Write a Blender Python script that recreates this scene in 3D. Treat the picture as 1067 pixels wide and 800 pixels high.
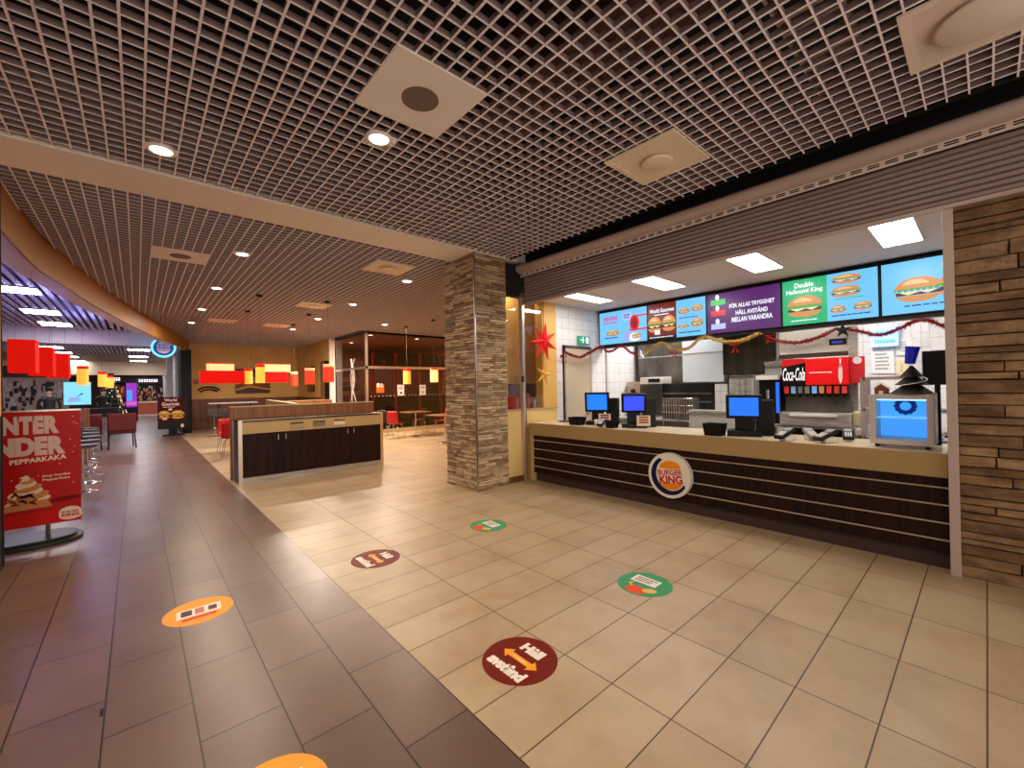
import bpy, bmesh, math, random
from mathutils import Vector, Matrix
random.seed(7)
S = bpy.context.scene
for o in list(bpy.data.objects): bpy.data.objects.remove(o)
COL = S.collection
# ------------------------------------------------------------------ camera
CH = 1.55
FPX = 439.7
YAW, PIT, ROL = .7265, .0063, -.0184
def cam_axes():
    c, s = math.cos(YAW), math.sin(YAW)
    f = Vector((s*math.cos(PIT), c*math.cos(PIT), math.sin(PIT)))
    r = Vector((c, -s, 0)); u = r.cross(f)
    r2 = r*math.cos(ROL)+u*math.sin(ROL); u2 = -r*math.sin(ROL)+u*math.cos(ROL)
    return r2, u2, f
AR, AU, AF = cam_axes()
cam = bpy.data.objects.new('camera', bpy.data.cameras.new('camera')); COL.objects.link(cam)
cam.data.sensor_width = 36; cam.data.lens = FPX/1067*36; cam.data.clip_start = .05; cam.data.clip_end = 200
m = Matrix((AR, AU, -AF)).transposed().to_4x4(); m.translation = Vector((0, 0, CH)); cam.matrix_world = m
S.camera = cam
def ray(x, y): return AR*((x-533.5)/FPX)-AU*((y-400)/FPX)+AF
C0 = Vector((0, 0, CH))
def aX(x, y, X): v = ray(x, y); return C0+v*(X/v.x)
def aY(x, y, Y): v = ray(x, y); return C0+v*(Y/v.y)
def aZ(x, y, Z): v = ray(x, y); return C0+v*((Z-CH)/v.z)
# ------------------------------------------------------------------ world, exposure
W = bpy.data.worlds.new('world'); S.world = W; W.use_nodes = True
W.node_tree.nodes['Background'].inputs[0].default_value = (1, .86, .74, 1)
W.node_tree.nodes['Background'].inputs[1].default_value = 1.75
S.view_settings.view_transform = 'Standard'; S.view_settings.look = 'None'
S.view_settings.gamma = 1; S.view_settings.use_curve_mapping = False
S.view_settings.exposure = 0.12
DOWN_W, DOWN_C = 22, (1, .83, .66)
PANEL_E, PANEL_C = 20.0, (1, .97, .95)
PEND_E = 1.0

def lin(c):
    out = []
    for v in c:
        v = v/255
        out.append(v/12.92 if v <= .04045 else ((v+.055)/1.055)**2.4)
    return tuple(out)+(1,)
# ------------------------------------------------------------------ materials
MAT = {}
def mat(name, col=(128,128,128), rough=.5, metal=0, emit=None, es=1, alpha=None, trans=0, spec=None, noise=None, bump=None, coat=0):
    if name in MAT: return MAT[name]
    M = bpy.data.materials.new(name); M.use_nodes = True
    nt = M.node_tree; b = nt.nodes['Principled BSDF']
    b.inputs['Base Color'].default_value = lin(col); b.inputs['Roughness'].default_value = rough
    b.inputs['Metallic'].default_value = metal
    if spec is not None: b.inputs['Specular IOR Level'].default_value = spec
    if emit: b.inputs['Emission Color'].default_value = lin(emit); b.inputs['Emission Strength'].default_value = es
    if alpha is not None: b.inputs['Alpha'].default_value = alpha
    if trans: b.inputs['Transmission Weight'].default_value = trans
    if coat: b.inputs['Coat Weight'].default_value = coat
    if noise or bump:
        tc = nt.nodes.new('ShaderNodeTexCoord'); mp = nt.nodes.new('ShaderNodeMapping')
        nt.links.new(tc.outputs['Object'], mp.inputs[0])
        n = nt.nodes.new('ShaderNodeTexNoise'); nt.links.new(mp.outputs[0], n.inputs[0])
        n.inputs['Detail'].default_value = 5
    if noise:   # (color2, scale, (sx,sy,sz))
        mp.inputs['Scale'].default_value = noise[2]; n.inputs['Scale'].default_value = noise[1]
        r = nt.nodes.new('ShaderNodeMapRange'); r.inputs[1].default_value = .35; r.inputs[2].default_value = .65
        nt.links.new(n.outputs[0], r.inputs[0])
        mx = nt.nodes.new('ShaderNodeMix'); mx.data_type = 'RGBA'
        mx.inputs[6].default_value = lin(col); mx.inputs[7].default_value = lin(noise[0])
        nt.links.new(r.outputs[0], mx.inputs[0]); nt.links.new(mx.outputs[2], b.inputs['Base Color'])
    if bump:    # (scale, strength, dist)
        n2 = nt.nodes.new('ShaderNodeTexNoise'); nt.links.new(tc.outputs['Object'], n2.inputs[0])
        n2.inputs['Scale'].default_value = bump[0]; n2.inputs['Detail'].default_value = 6
        bp = nt.nodes.new('ShaderNodeBump'); bp.inputs['Strength'].default_value = bump[1]; bp.inputs['Distance'].default_value = bump[2]
        nt.links.new(n2.outputs[0], bp.inputs['Height']); nt.links.new(bp.outputs[0], b.inputs['Normal'])
    MAT[name] = M; return M
def glow(name, col, e): return mat(name, (10,10,10), .6, emit=col, es=e)
def screen(name, col, e=1.0): return mat(name, (8,8,8), .35, emit=col, es=e)
def tile_mat(name, c1, c2, mortar, bw, rh, offset, ox, oy, axes, ms, rough, stain, bumpd=.002, coat=0, rvar=.1):
    M = bpy.data.materials.new(name); M.use_nodes = True; nt = M.node_tree; L = nt.links; N = nt.nodes
    b = N['Principled BSDF']; b.inputs['Coat Weight'].default_value = coat
    g = N.new('ShaderNodeNewGeometry'); sp = N.new('ShaderNodeSeparateXYZ'); L.new(g.outputs['Position'], sp.inputs[0])
    cb = N.new('ShaderNodeCombineXYZ')
    for k, (a, off) in enumerate(zip(axes, (ox, oy))):
        mt = N.new('ShaderNodeMath'); mt.operation = 'SUBTRACT'; L.new(sp.outputs[a], mt.inputs[0]); mt.inputs[1].default_value = off
        L.new(mt.outputs[0], cb.inputs[k])
    br = N.new('ShaderNodeTexBrick'); L.new(cb.outputs[0], br.inputs[0])
    br.offset = offset; br.offset_frequency = 2; br.squash = 1
    br.inputs['Scale'].default_value = 1; br.inputs['Mortar Size'].default_value = ms; br.inputs['Mortar Smooth'].default_value = .1
    br.inputs['Bias'].default_value = 0; br.inputs['Brick Width'].default_value = bw; br.inputs['Row Height'].default_value = rh
    br.inputs['Color1'].default_value = lin(c1); br.inputs['Color2'].default_value = lin(c2); br.inputs['Mortar'].default_value = lin(mortar)
    n = N.new('ShaderNodeTexNoise'); L.new(g.outputs['Position'], n.inputs[0]); n.inputs['Scale'].default_value = 2.3; n.inputs['Detail'].default_value = 7
    n.inputs['Roughness'].default_value = .62
    r = N.new('ShaderNodeMapRange'); r.inputs[1].default_value = .42; r.inputs[2].default_value = .72; r.inputs[4].default_value = .45; L.new(n.outputs[0], r.inputs[0])
    mx = N.new('ShaderNodeMix'); mx.data_type = 'RGBA'; mx.blend_type = 'MULTIPLY'; L.new(r.outputs[0], mx.inputs[0])
    L.new(br.outputs['Color'], mx.inputs[6]); mx.inputs[7].default_value = lin(stain); L.new(mx.outputs[2], b.inputs['Base Color'])
    n2 = N.new('ShaderNodeTexNoise'); L.new(g.outputs['Position'], n2.inputs[0]); n2.inputs['Scale'].default_value = 1.3; n2.inputs['Detail'].default_value = 4
    r2 = N.new('ShaderNodeMapRange'); r2.inputs[1].default_value = .3; r2.inputs[2].default_value = .7; r2.inputs[3].default_value = rough-rvar; r2.inputs[4].default_value = rough+rvar
    L.new(n2.outputs[0], r2.inputs[0]); L.new(r2.outputs[0], b.inputs['Roughness'])
    bp = N.new('ShaderNodeBump'); bp.inputs['Distance'].default_value = bumpd; bp.inputs['Strength'].default_value = .6; bp.invert = True
    L.new(br.outputs['Fac'], bp.inputs['Height'])
    n3 = N.new('ShaderNodeTexNoise'); L.new(g.outputs['Position'], n3.inputs[0]); n3.inputs['Scale'].default_value = 3; n3.inputs['Detail'].default_value = 3
    bp2 = N.new('ShaderNodeBump'); bp2.inputs['Distance'].default_value = .002; bp2.inputs['Strength'].default_value = .12
    L.new(n3.outputs[0], bp2.inputs['Height']); L.new(bp.outputs[0], bp2.inputs['Normal']); L.new(bp2.outputs[0], b.inputs['Normal'])
    MAT[name] = M; return M
def glass_mat(name, tint, alpha, rough=.03):
    M = bpy.data.materials.new(name); M.use_nodes = True; nt = M.node_tree; N = nt.nodes; L = nt.links
    out = N['Material Output']; N.remove(N['Principled BSDF'])
    t = N.new('ShaderNodeBsdfTransparent'); t.inputs[0].default_value = lin(tint)
    g = N.new('ShaderNodeBsdfGlossy'); g.inputs['Roughness'].default_value = rough
    fr = N.new('ShaderNodeFresnel'); fr.inputs[0].default_value = 1.5
    ad = N.new('ShaderNodeMath'); ad.operation = 'ADD'; L.new(fr.outputs[0], ad.inputs[0]); ad.inputs[1].default_value = alpha
    ge = N.new('ShaderNodeNewGeometry'); inv = N.new('ShaderNodeMath'); inv.operation = 'SUBTRACT'; inv.inputs[0].default_value = 1; L.new(ge.outputs['Backfacing'], inv.inputs[1])
    ml = N.new('ShaderNodeMath'); ml.operation = 'MULTIPLY'; L.new(ad.outputs[0], ml.inputs[0]); L.new(inv.outputs[0], ml.inputs[1])
    mx = N.new('ShaderNodeMixShader'); L.new(ml.outputs[0], mx.inputs[0]); L.new(t.outputs[0], mx.inputs[1]); L.new(g.outputs[0], mx.inputs[2])
    L.new(mx.outputs[0], out.inputs[0]); MAT[name] = M; return M
beige = tile_mat('beige_tile', (184,160,126), (175,150,116), (74,54,38), .6515, .3237, 0, 1.177, 1.3194, (0,1), .0035, .40, (205,182,150), rvar=.04)
brown = tile_mat('brown_tile', (112,86,74), (98,75,65), (34,22,18), .651, .3275, .5, 2.34-.3255*0, 1.177-.3275*40, (1,0), .004, .33, (205,185,172), rvar=.03)
wtile = tile_mat('white_wall_tile', (226,222,220), (220,216,214), (168,160,156), .2, .2, 0, 0, 0, (0,2), .003, .25, (240,236,232))
wtileb = tile_mat('white_wall_tile_back', (226,222,220), (220,216,214), (168,160,156), .2, .2, 0, 0, 0, (1,2), .003, .25, (240,236,232))
hallfl = tile_mat('pale_hall_tile', (225,222,218), (215,212,208), (150,146,140), .6, .6, 0, 0, 0, (0,1), .004, .3, (235,232,228))
cell = mat('cell_ceiling_shaded_side', (150,130,128), .5, .0, spec=.3)  # blade sides darkened in colour to stand in for their shade
cellb = mat('cell_ceiling_flange', (246,238,242), .5, .0, spec=.3)  # lighter copy of the grid colour for the lit undersides
voidm = mat('ceiling_void', (6,4,4), .95)
duct = mat('void_duct', (92,62,48), .7)
beamm = mat('beam_plaster', (240,228,218), .6)
ochre = mat('ochre_paint', (224,176,96), .55, noise=((212,162,84), 1.2, (1,1,1)))
fasciam = mat('ochre_fascia', (158,108,48), .5)
whitep = mat('white_panel', (244,236,228), .5)
offw = mat('off_white_plaster', (226,220,214), .6)
steel = mat('brushed_steel', (204,200,192), .32, .5, noise=((150,146,140), 6, (.3,1,14)))
dsteel = mat('dark_steel', (112,106,96), .38, .6, noise=((80,76,70), 5, (1,1,.4)))
shut = mat('shutter_slat', (150,132,126), .45, .15)
tanrail = mat('tan_metal', (186,168,158), .42, .2)
black = mat('black_plastic', (8,7,8), .4, spec=.3)
blackm = mat('black_matte', (10,9,9), .8)
cream = mat('cream_laminate', (190,164,118), .45, spec=.25, noise=((182,154,108), .9, (1,1,1)))
creamtop = mat('cream_worktop', (226,208,174), .22)
wood = mat('dark_wenge', (44,18,11), .5, spec=.2, noise=((18,7,5), 5, (6,6,.35)))
woodl = mat('walnut', (150,98,58), .45, noise=((112,70,42), 4, (7,7,.3)))
woodw = mat('wainscot_wood', (128,72,38), .45, noise=((76,40,20), 4, (5,5,.3)))
edge = mat('edge_alu', (214,200,186), .28, .9)
red = mat('red_plastic', (176,22,18), .35)
dred = mat('dark_red_leather', (92,14,12), .4)
chrome = mat('chrome', (220,220,222), .12, 1)
white = mat('white_paper', (232,226,218), .6)
gold = mat('gold_tinsel', (206,170,92), .3, .8)
redt = mat('red_tinsel', (138,8,16), .3, .5)
silv = mat('silver_glitter', (200,200,205), .25, .9)
pglass = glass_mat('clear_glass', (245,245,240), .03)
dglass = glass_mat('smoked_glass', (224,206,192), .01)
dotw = mat('white_vinyl', (200,190,185), .6)
# ------------------------------------------------------------------ mesh builder
ORIG = {}
class MB:
    def __init__(s): s.v = []; s.f = []; s.mi = []; s.ms = []; s.smooth = []
    def m(s, mt):
        if mt not in s.ms: s.ms.append(mt)
        return s.ms.index(mt)
    def add(s, vs, fs, mt, sm=False):
        k = len(s.v); s.v += [Vector(v) for v in vs]; i = s.m(mt)
        for f in fs: s.f.append([k+a for a in f]); s.mi.append(i); s.smooth.append(sm)
        return s
    def box(s, a, b, mt, M=None):
        x0,x1 = sorted((a[0],b[0])); y0,y1 = sorted((a[1],b[1])); z0,z1 = sorted((a[2],b[2]))
        vs = [Vector(p) for p in ((x0,y0,z0),(x1,y0,z0),(x1,y1,z0),(x0,y1,z0),(x0,y0,z1),(x1,y0,z1),(x1,y1,z1),(x0,y1,z1))]
        if M: vs = [M@v for v in vs]
        return s.add(vs, [(0,3,2,1),(4,5,6,7),(0,1,5,4),(1,2,6,5),(2,3,7,6),(3,0,4,7)], mt)
    def cyl(s, p0, p1, r0, mt, r1=None, n=20, cap=True):
        p0 = Vector(p0); p1 = Vector(p1); r1 = r0 if r1 is None else r1
        d = (p1-p0).normalized(); t = Vector((0,0,1)) if abs(d.z) < .9 else Vector((1,0,0))
        u = d.cross(t).normalized(); w = d.cross(u)
        vs = []
        for p, r in ((p0,r0),(p1,r1)):
            for k in range(n): a = 2*math.pi*k/n; vs.append(p+u*(r*math.cos(a))+w*(r*math.sin(a)))
        s.add(vs, [(k,(k+1)%n,n+(k+1)%n,n+k) for k in range(n)], mt, True)
        if cap: s.add(vs, [tuple(range(n-1,-1,-1)), tuple(range(n,2*n))], mt)
        return s
    def lathe(s, c, prof, mt, n=24):
        c = Vector(c); vs = []
        for r, z in prof:
            for k in range(n): a = 2*math.pi*k/n; vs.append(c+Vector((r*math.cos(a), r*math.sin(a), z)))
        fs = []
        for j in range(len(prof)-1):
            for k in range(n): fs.append((j*n+k, j*n+(k+1)%n, (j+1)*n+(k+1)%n, (j+1)*n+k))
        return s.add(vs, fs, mt, True)
    def tube(s, pts, r, mt, n=8):
        pts = [Vector(p) for p in pts]; vs = []
        for i, p in enumerate(pts):
            d = (pts[min(i+1,len(pts)-1)]-pts[max(i-1,0)]).normalized()
            t = Vector((0,0,1)) if abs(d.z) < .95 else Vector((1,0,0)); u = d.cross(t).normalized(); w = d.cross(u)
            for k in range(n): a = 2*math.pi*k/n; vs.append(p+u*(r*math.cos(a))+w*(r*math.sin(a)))
        fs = [(i*n+k, i*n+(k+1)%n, (i+1)*n+(k+1)%n, (i+1)*n+k) for i in range(len(pts)-1) for k in range(n)]
        L = (len(pts)-1)*n
        fs += [tuple(range(n-1,-1,-1)), tuple(range(L, L+n))]
        return s.add(vs, fs, mt, True)
    def prism(s, pts, d, mt):
        pts = [Vector(p) for p in pts]; n = len(pts); d = Vector(d)
        return s.add(pts+[p+d for p in pts], [tuple(range(n-1,-1,-1)), tuple(range(n,2*n))]+[(k,(k+1)%n,n+(k+1)%n,n+k) for k in range(n)], mt)
    def build(s, name, parent=None, o=(0,0,0), bevel=0):
        me = bpy.data.meshes.new(name)
        base = ORIG[parent.name] if parent else Vector(o)
        me.from_pydata([tuple(v-base) for v in s.v], [], s.f)
        for mt in s.ms: me.materials.append(mt)
        me.polygons.foreach_set('material_index', s.mi); me.polygons.foreach_set('use_smooth', s.smooth)
        bm = bmesh.new(); bm.from_mesh(me); bmesh.ops.recalc_face_normals(bm, faces=bm.faces); bm.to_mesh(me); bm.free()
        ob = bpy.data.objects.new(name, me); COL.objects.link(ob)
        if parent: ob.parent = parent
        else: ob.location = base
        ORIG[ob.name] = base
        if bevel:
            b = ob.modifiers.new('bevel', 'BEVEL'); b.width = bevel; b.segments = 2; b.limit_method = 'ANGLE'
        return ob
def tag(o, label=None, cat=None, group=None, kind=None):
    if label: o['label'] = label
    if cat: o['category'] = cat
    if group: o['group'] = group
    if kind: o['kind'] = kind
    return o
def thing(name, label, cat, loc=(0,0,0), group=None, rz=0):
    o = bpy.data.objects.new(name, None); o.empty_display_size = .1; COL.objects.link(o); o.location = loc; ORIG[o.name] = Vector(loc)
    o.rotation_euler.z = rz; return tag(o, label, cat, group)
def struct(mb, name, label=None, bevel=0):
    o = mb.build(name, None, (0,0,0), bevel); o['kind'] = 'structure'
    if label: o['label'] = label
    return o
def kids(o): return [c for c in o.children]
def copy_tree(o, parent=None):
    c = o.copy(); COL.objects.link(c); c.parent = parent
    for ch in kids(o): copy_tree(ch, c)
    return c
def place(proto, used, loc, rz, label, group=None, rx=0):
    o = proto if not used else copy_tree(proto)
    o.location = loc; o.rotation_euler = (rx, 0, rz); o['label'] = label
    if group: o['group'] = group
    return o
# ---- text
TXT = {}
def text2d(t, bold=0.0, shear=0.0):
    k = (t, bold, shear)
    if k in TXT: return TXT[k]
    cu = bpy.data.curves.new('t', 'FONT'); cu.body = t; cu.size = 1; cu.offset = bold; cu.shear = shear; cu.resolution_u = 3
    ob = bpy.data.objects.new('t', cu); COL.objects.link(ob)
    bpy.context.view_layer.update()
    me = bpy.data.meshes.new_from_object(ob.evaluated_get(bpy.context.evaluated_depsgraph_get()))
    vs = [(v.co.x, v.co.y) for v in me.vertices]; fs = [tuple(p.vertices) for p in me.polygons]
    bpy.data.objects.remove(ob); bpy.data.meshes.remove(me)
    x0 = min(v[0] for v in vs); x1 = max(v[0] for v in vs); y0 = min(v[1] for v in vs); y1 = max(v[1] for v in vs)
    vs = [((v[0]-x0)/(x1-x0)-.5, (v[1]-y0)/(y1-y0)-.5) for v in vs]
    TXT[k] = (vs, fs); return TXT[k]
class Canvas:
    def __init__(s, mb, o, u, v, n, step=.0015):
        s.mb = mb; s.o = Vector(o); s.u = Vector(u); s.v = Vector(v); s.n = Vector(n); s.st = step
    def P(s, a, b, l): return s.o+s.u*a+s.v*b+s.n*(l*s.st)
    def poly(s, pts, mt, l=1): s.mb.add([s.P(a,b,l) for a,b in pts], [tuple(range(len(pts)))], mt)
    def rect(s, a0, b0, a1, b1, mt, l=1): s.poly([(a0,b0),(a1,b0),(a1,b1),(a0,b1)], mt, l)
    def ell(s, a, b, ra, rb, mt, l=1, t0=0, t1=360, n=28, rot=0):
        pts = []
        full = abs(t1-t0) >= 360
        for k in range(n if full else n+1):
            t = math.radians(t0+(t1-t0)*k/n); x = ra*math.cos(t); y = rb*math.sin(t); c, q = math.cos(rot), math.sin(rot)
            pts.append((a+x*c-y*q, b+x*q+y*c))
        s.poly(pts, mt, l)
    def text(s, t, a, b, w, h, mt, l=2, bold=.02, rot=0, shear=0):
        vs, fs = text2d(t, bold, shear); c, q = math.cos(rot), math.sin(rot)
        s.mb.add([s.P(a+x*w*c-y*h*q, b+x*w*q+y*h*c, l) for x, y in vs], fs, mt)
    def bars(s, a0, b0, a1, b1, rows, mt, l=2, seed=1):
        rr = random.Random(seed); H = (b1-b0)/rows
        for k in range(rows):
            x = a0; y = b1-(k+.75)*H
            end = a1-(a1-a0)*rr.uniform(0, .25)
            while x < end:
                w = min(rr.uniform(.06, .2)*(a1-a0), end-x); s.rect(x, y, x+w, y+H*.5, mt, l); x += w+.02*(a1-a0)
    def burger(s, a, b, w, h, l=2, em=True, seed=0):
        rr = random.Random(seed)
        B, B2, G, Mt, Cr = FOOD
        s.ell(a, b+.08*h, w*.48, h*.42, B, l, 0, 180)
        s.ell(a-.05*w, b+.16*h, w*.3, h*.26, B2, l+1, 20, 160)
        pts = [(a-w*.5+w*k/16, b+.02*h+(h*.08 if k % 2 else -.03*h)) for k in range(17)]
        s.poly([(a-w*.5, b+.12*h)]+[(a+w*.5, b+.12*h)]+pts[::-1], G, l+2)
        s.rect(a-w*.46, b-.12*h, a+w*.46, b, Mt, l+1)
        s.poly([(a-w*.4, b), (a+w*.4, b), (a+.2*w, b-.1*h), (a+.05*w, b-.02*h), (a-.2*w, b-.11*h)], Cr, l+2)
        s.ell(a, b-.14*h, w*.45, h*.22, B, l, 180, 360)
def food_set(e, k=''):
    return (screen('bun'+k, (214,138,72), e), screen('bun_light'+k, (240,190,130), e), screen('lettuce'+k, (90,160,50), e), screen('patty'+k, (70,30,22), e), screen('sauce'+k, (250,225,170), e))
FOOD = food_set(1.0)
def printed(name, c, r=.6): return mat('print_'+name, c, max(r,.5), spec=.15)
# ================================================================== STRUCTURE
ZC = 3.58
# floor (beige field, brown corridor, pale hall further back)
fl = MB()
XB = 1.177
fl.add([(XB,-3.2,0),(12,-3.2,0),(12,21.9,0),(XB,21.9,0)], [(0,1,2,3)], beige)
fl.add([(-9,-3.2,0),(XB,-3.2,0),(XB,21.9,0),(-9,21.9,0)], [(0,1,2,3)], brown)
fl.add([(-9,21.9,0),(1.5,21.9,0),(1.5,38,0),(-9,38,0)], [(0,1,2,3)], brown)
fl.add([(-9,38,0),(1.5,38,0),(1.5,52,0),(-9,52,0)], [(0,1,2,3)], hallfl)
fl.add([(-9,-3.2,-.12),(12,-3.2,-.12),(12,52,-.12),(-9,52,-.12)], [(0,3,2,1)], blackm)
struct(fl, 'floor')
# cell ceiling
P0 = [(-.956,5.3),(-.956,6.36),(-.918,7.909),(-.80,8.8),(-.698,9.644),(-.48,11.1),(-.218,12.587),(.25,14.9),(.869,17.6),(1.2,19.2),(1.55,20.9)]
def curveX(y):
    if y <= P0[0][1]: return P0[0][0]
    for (x0,y0),(x1,y1) in zip(P0, P0[1:]):
        if y <= y1: return x0+(x1-x0)*(y-y0)/(y1-y0)
    return P0[-1][0]
def curveY(x):   # first y at which the fascia is right of x
    y = 5.7
    while y < 21.9 and curveX(y) <= x: y += .1
    return y
def grid(x0, x1, y0, y1, name, curved=False):
    b = MB(); p = .6665/6; h = .042; t = .0068
    nx = int((x1-x0)/p)+1; ny = int((y1-y0)/p)+1
    ox = 1.168; oy = 2.27
    k0 = math.ceil((x0-ox)/p); k1 = math.floor((x1-ox)/p)
    for k in range(k0, k1+1):
        x = ox+k*p; ye = y1
        if curved and x < 1.55: ye = curveY(x) if x > -.95 else y0
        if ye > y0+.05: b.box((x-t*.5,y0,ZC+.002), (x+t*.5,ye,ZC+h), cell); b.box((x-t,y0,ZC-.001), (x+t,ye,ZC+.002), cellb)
    k0 = math.ceil((y0-oy)/p); k1 = math.floor((y1-oy)/p)
    for k in range(k0, k1+1):
        y = oy+k*p; xs = curveX(y)+.02 if curved else x0
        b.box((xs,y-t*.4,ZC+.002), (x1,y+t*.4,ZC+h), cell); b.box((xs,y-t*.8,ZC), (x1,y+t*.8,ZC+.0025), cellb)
    return struct(b, name, 'open cell metal grid ceiling')
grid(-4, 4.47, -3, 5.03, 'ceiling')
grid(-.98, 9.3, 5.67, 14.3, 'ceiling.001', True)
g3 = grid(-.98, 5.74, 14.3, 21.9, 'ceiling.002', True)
b = MB(); b.box((-4,-6,4.5), (12,21.9,4.6), voidm); b.box((-4,-3.1,3.64), (12,-3.05,4.5), voidm); b.box((-4.1,-3,3.64), (-4.05,5.2,4.5), voidm); struct(b, 'ceiling.003', 'dark void above the cell ceiling with added light blocking skirts')  # unseen side skirts added to keep outside light out of the void
# ducts and trays up in the void
def void_item(name, label, cat, fn, loc):
    b = MB(); fn(b); return tag(b.build(name, None, loc), label, cat)
void_item('ventilation_duct', 'brown ventilation duct above the cell ceiling beside the wall vent', 'duct', lambda b: b.box((2.2,.9,3.9), (2.75,5,4.3), duct), (2.4,1,3.9))
def tray(b):
    for k in range(30): b.box((-1+k*.17,.55,3.86), (-1+k*.17+.06,.85,3.875), tanrail)
    b.box((-1,.53,3.86), (4.2,.55,3.92), tanrail); b.box((-1,.85,3.86), (4.2,.87,3.92), tanrail)
void_item('cable_tray', 'metal cable tray above the cell ceiling', 'cable tray', tray, (0,.7,3.86))
# beam
b = MB(); b.box((-4,5.03,3.565), (3.77,5.67,4.2), beamm); b.box((3.77,5.03,3.575), (9.3,5.9,4.2), beamm); struct(b, 'trim_1', 'smooth tan ceiling beam')
# ceiling edge and housing above the shutter
b = MB(); b.box((4.47,-3,3.57), (4.475,5.03,3.8), blackm); b.box((4.475,-3,3.72), (4.9,5.03,3.75), blackm); struct(b, 'trim_2')
# column at left edge of view
b = MB(); b.box((-1.6,5.42,1.37), (-.925,5.96,ZC), mat('tan_paint', (214,170,104), .6)); b.box((-1.6,5.42,0), (-.925,5.96,1.37), black); b.box((-.945,5.96,0), (-.918,5.975,ZC), blackm)
struct(b, 'wall_column')
# curved fascia with soffit
def fascia():
    b = MB(); N = len(P0); pts = []
    for i, (x, y) in enumerate(P0):
        a = Vector(P0[max(i-1,0)]); c = Vector(P0[min(i+1,N-1)]); d = (c-a).normalized(); pts.append((Vector((x,y)), Vector((-d.y, d.x))))
    zt, zb = ZC+.1, 3.15
    # smooth by subdivision (Catmull-Rom)
    sm = []
    for i in range(N-1):
        p = [Vector(P0[max(i-1,0)]), Vector(P0[i]), Vector(P0[i+1]), Vector(P0[min(i+2,N-1)])]
        for k in range(5):
            t = k/5; sm.append(.5*((2*p[1])+(-p[0]+p[2])*t+(2*p[0]-5*p[1]+4*p[2]-p[3])*t*t+(-p[0]+3*p[1]-3*p[2]+p[3])*t**3))
    sm.append(Vector(P0[-1])); rows = []
    for i, q in enumerate(sm):
        d = (sm[min(i+1,len(sm)-1)]-sm[max(i-1,0)]).normalized(); n = Vector((-d.y, d.x)); w = .28
        if q.y > 16: w = .28-.22*(q.y-16)/5
        rows.append((q, q+n*.03, q+n*w, q+n*(w+.02)))
    def strip(ia, za, ib, zb_, mt):
        vs = []; fs = []
        for r in rows: vs += [(r[ia].x, r[ia].y, za), (r[ib].x, r[ib].y, zb_)]
        for i in range(len(rows)-1): fs.append((2*i, 2*i+1, 2*i+3, 2*i+2))
        b.add(vs, fs, mt, True)
    strip(0, zt, 0, zb, fasciam); strip(0, zb, 1, zb, fasciam); strip(1, zb, 1, zb+.01, fasciam)
    strip(1, zb+.01, 2, zb+.01, offw); strip(2, zb+.01, 2, ZC+.1, offw); strip(2, ZC+.1, 0, ZC+.1, offw)
    struct(b, 'trim_3', 'curved ochre fascia with pale soffit')
    return sm
SM = fascia()
# back wall and side wall of the dining area
b = MB(); b.box((1.55,21.9,1.25), (5.75,22.1,ZC+.1), ochre); b.box((1.55,21.87,0), (5.75,22.1,1.25), woodw); b.box((1.55,21.85,1.24), (5.75,21.9,1.27), woodl)
struct(b, 'wall_back')
b = MB(); b.box((5.75,18.5,1.25), (5.9,21.9,ZC+.1), ochre); b.box((5.73,18.5,0), (5.9,21.9,1.25), woodw)
b.box((5.75,17.3,2.75), (5.9,18.5,ZC+.1), ochre); b.box((5.88,17.3,0), (5.9,18.5,2.75), blackm); b.box((5.73,18.42,0), (5.9,18.5,2.75), woodl); b.box((5.7,17.22,0), (5.9,17.32,ZC+.1), offw)
struct(b, 'wall_right')
b = MB(); b.box((9.3,5.9,0), (9.5,14.3,ZC+.6), ochre); b.box((4.42,5.7,0), (9.3,5.9,ZC+.6), ochre); struct(b, 'wall_kitchen_side')
# outer enclosure of the play room behind the glass
b = MB(); b.box((5.95,21.9,0), (11.5,22.1,ZC), mat('playroom_wall', (120,78,44), .7)); b.box((11.3,14.4,0), (11.5,21.9,ZC), MAT['playroom_wall']); b.box((5.95,14.3,ZC), (11.5,22,ZC+.1), mat('playroom_ceiling', (150,112,84), .7))
b.box((5.95,18,0), (11.3,18.1,2.85), mat('maroon_wall', (52,10,10), .6))
struct(b, 'wall_playroom')
# ------------------------------------------------------------------ glass partition to the right of the dining area
gp = thing('glass_partition', 'tall smoked glass partition with dark red posts behind the dining tables', 'glass wall', (7.5,14.3,0))
b = MB(); b.box((6.02,14.29,2.32), (9.28,14.31,3.5), dglass); b.box((6.02,14.29,.12), (9.28,14.31,2.28), dglass); b.build('pane', gp)
b = MB(); b.box((5.94,14.45,.12), (5.96,17.2,3.5), dglass); b.build('pane', gp)
b = MB(); b.box((5.92,14.26,2.27), (9.3,14.34,2.36), edge); b.box((5.91,14.3,2.27), (5.99,17.2,2.34), edge); b.build('rail', gp)
b = MB(); b.box((5.92,14.26,3.5), (9.3,14.34,3.57), black); b.box((5.91,14.3,3.5), (5.99,17.2,3.57), black); b.build('top_rail', gp)
b = MB(); b.box((5.92,14.26,0), (9.3,14.34,.12), cream); b.box((5.91,14.3,0), (5.99,17.2,.12), cream); b.build('plinth', gp)
postm = mat('maroon_post', (110,16,22), .4)
for x in (6.22, 7.1, 8.1, 9.0):
    b = MB(); b.box((x-.04,14.36,0), (x+.04,14.44,2.85), postm); b.build('post', gp)
b = MB(); b.box((5.92,14.26,0), (6.0,14.34,3.57), edge); b.build('corner_post', gp)
b = MB(); b.box((6.02,14.5,2.36), (9.28,14.52,2.86), blackm); b.box((6.02,14.5,0), (9.28,14.52,1.3), blackm); b.build('dark_backing', gp)
b = MB()
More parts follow.
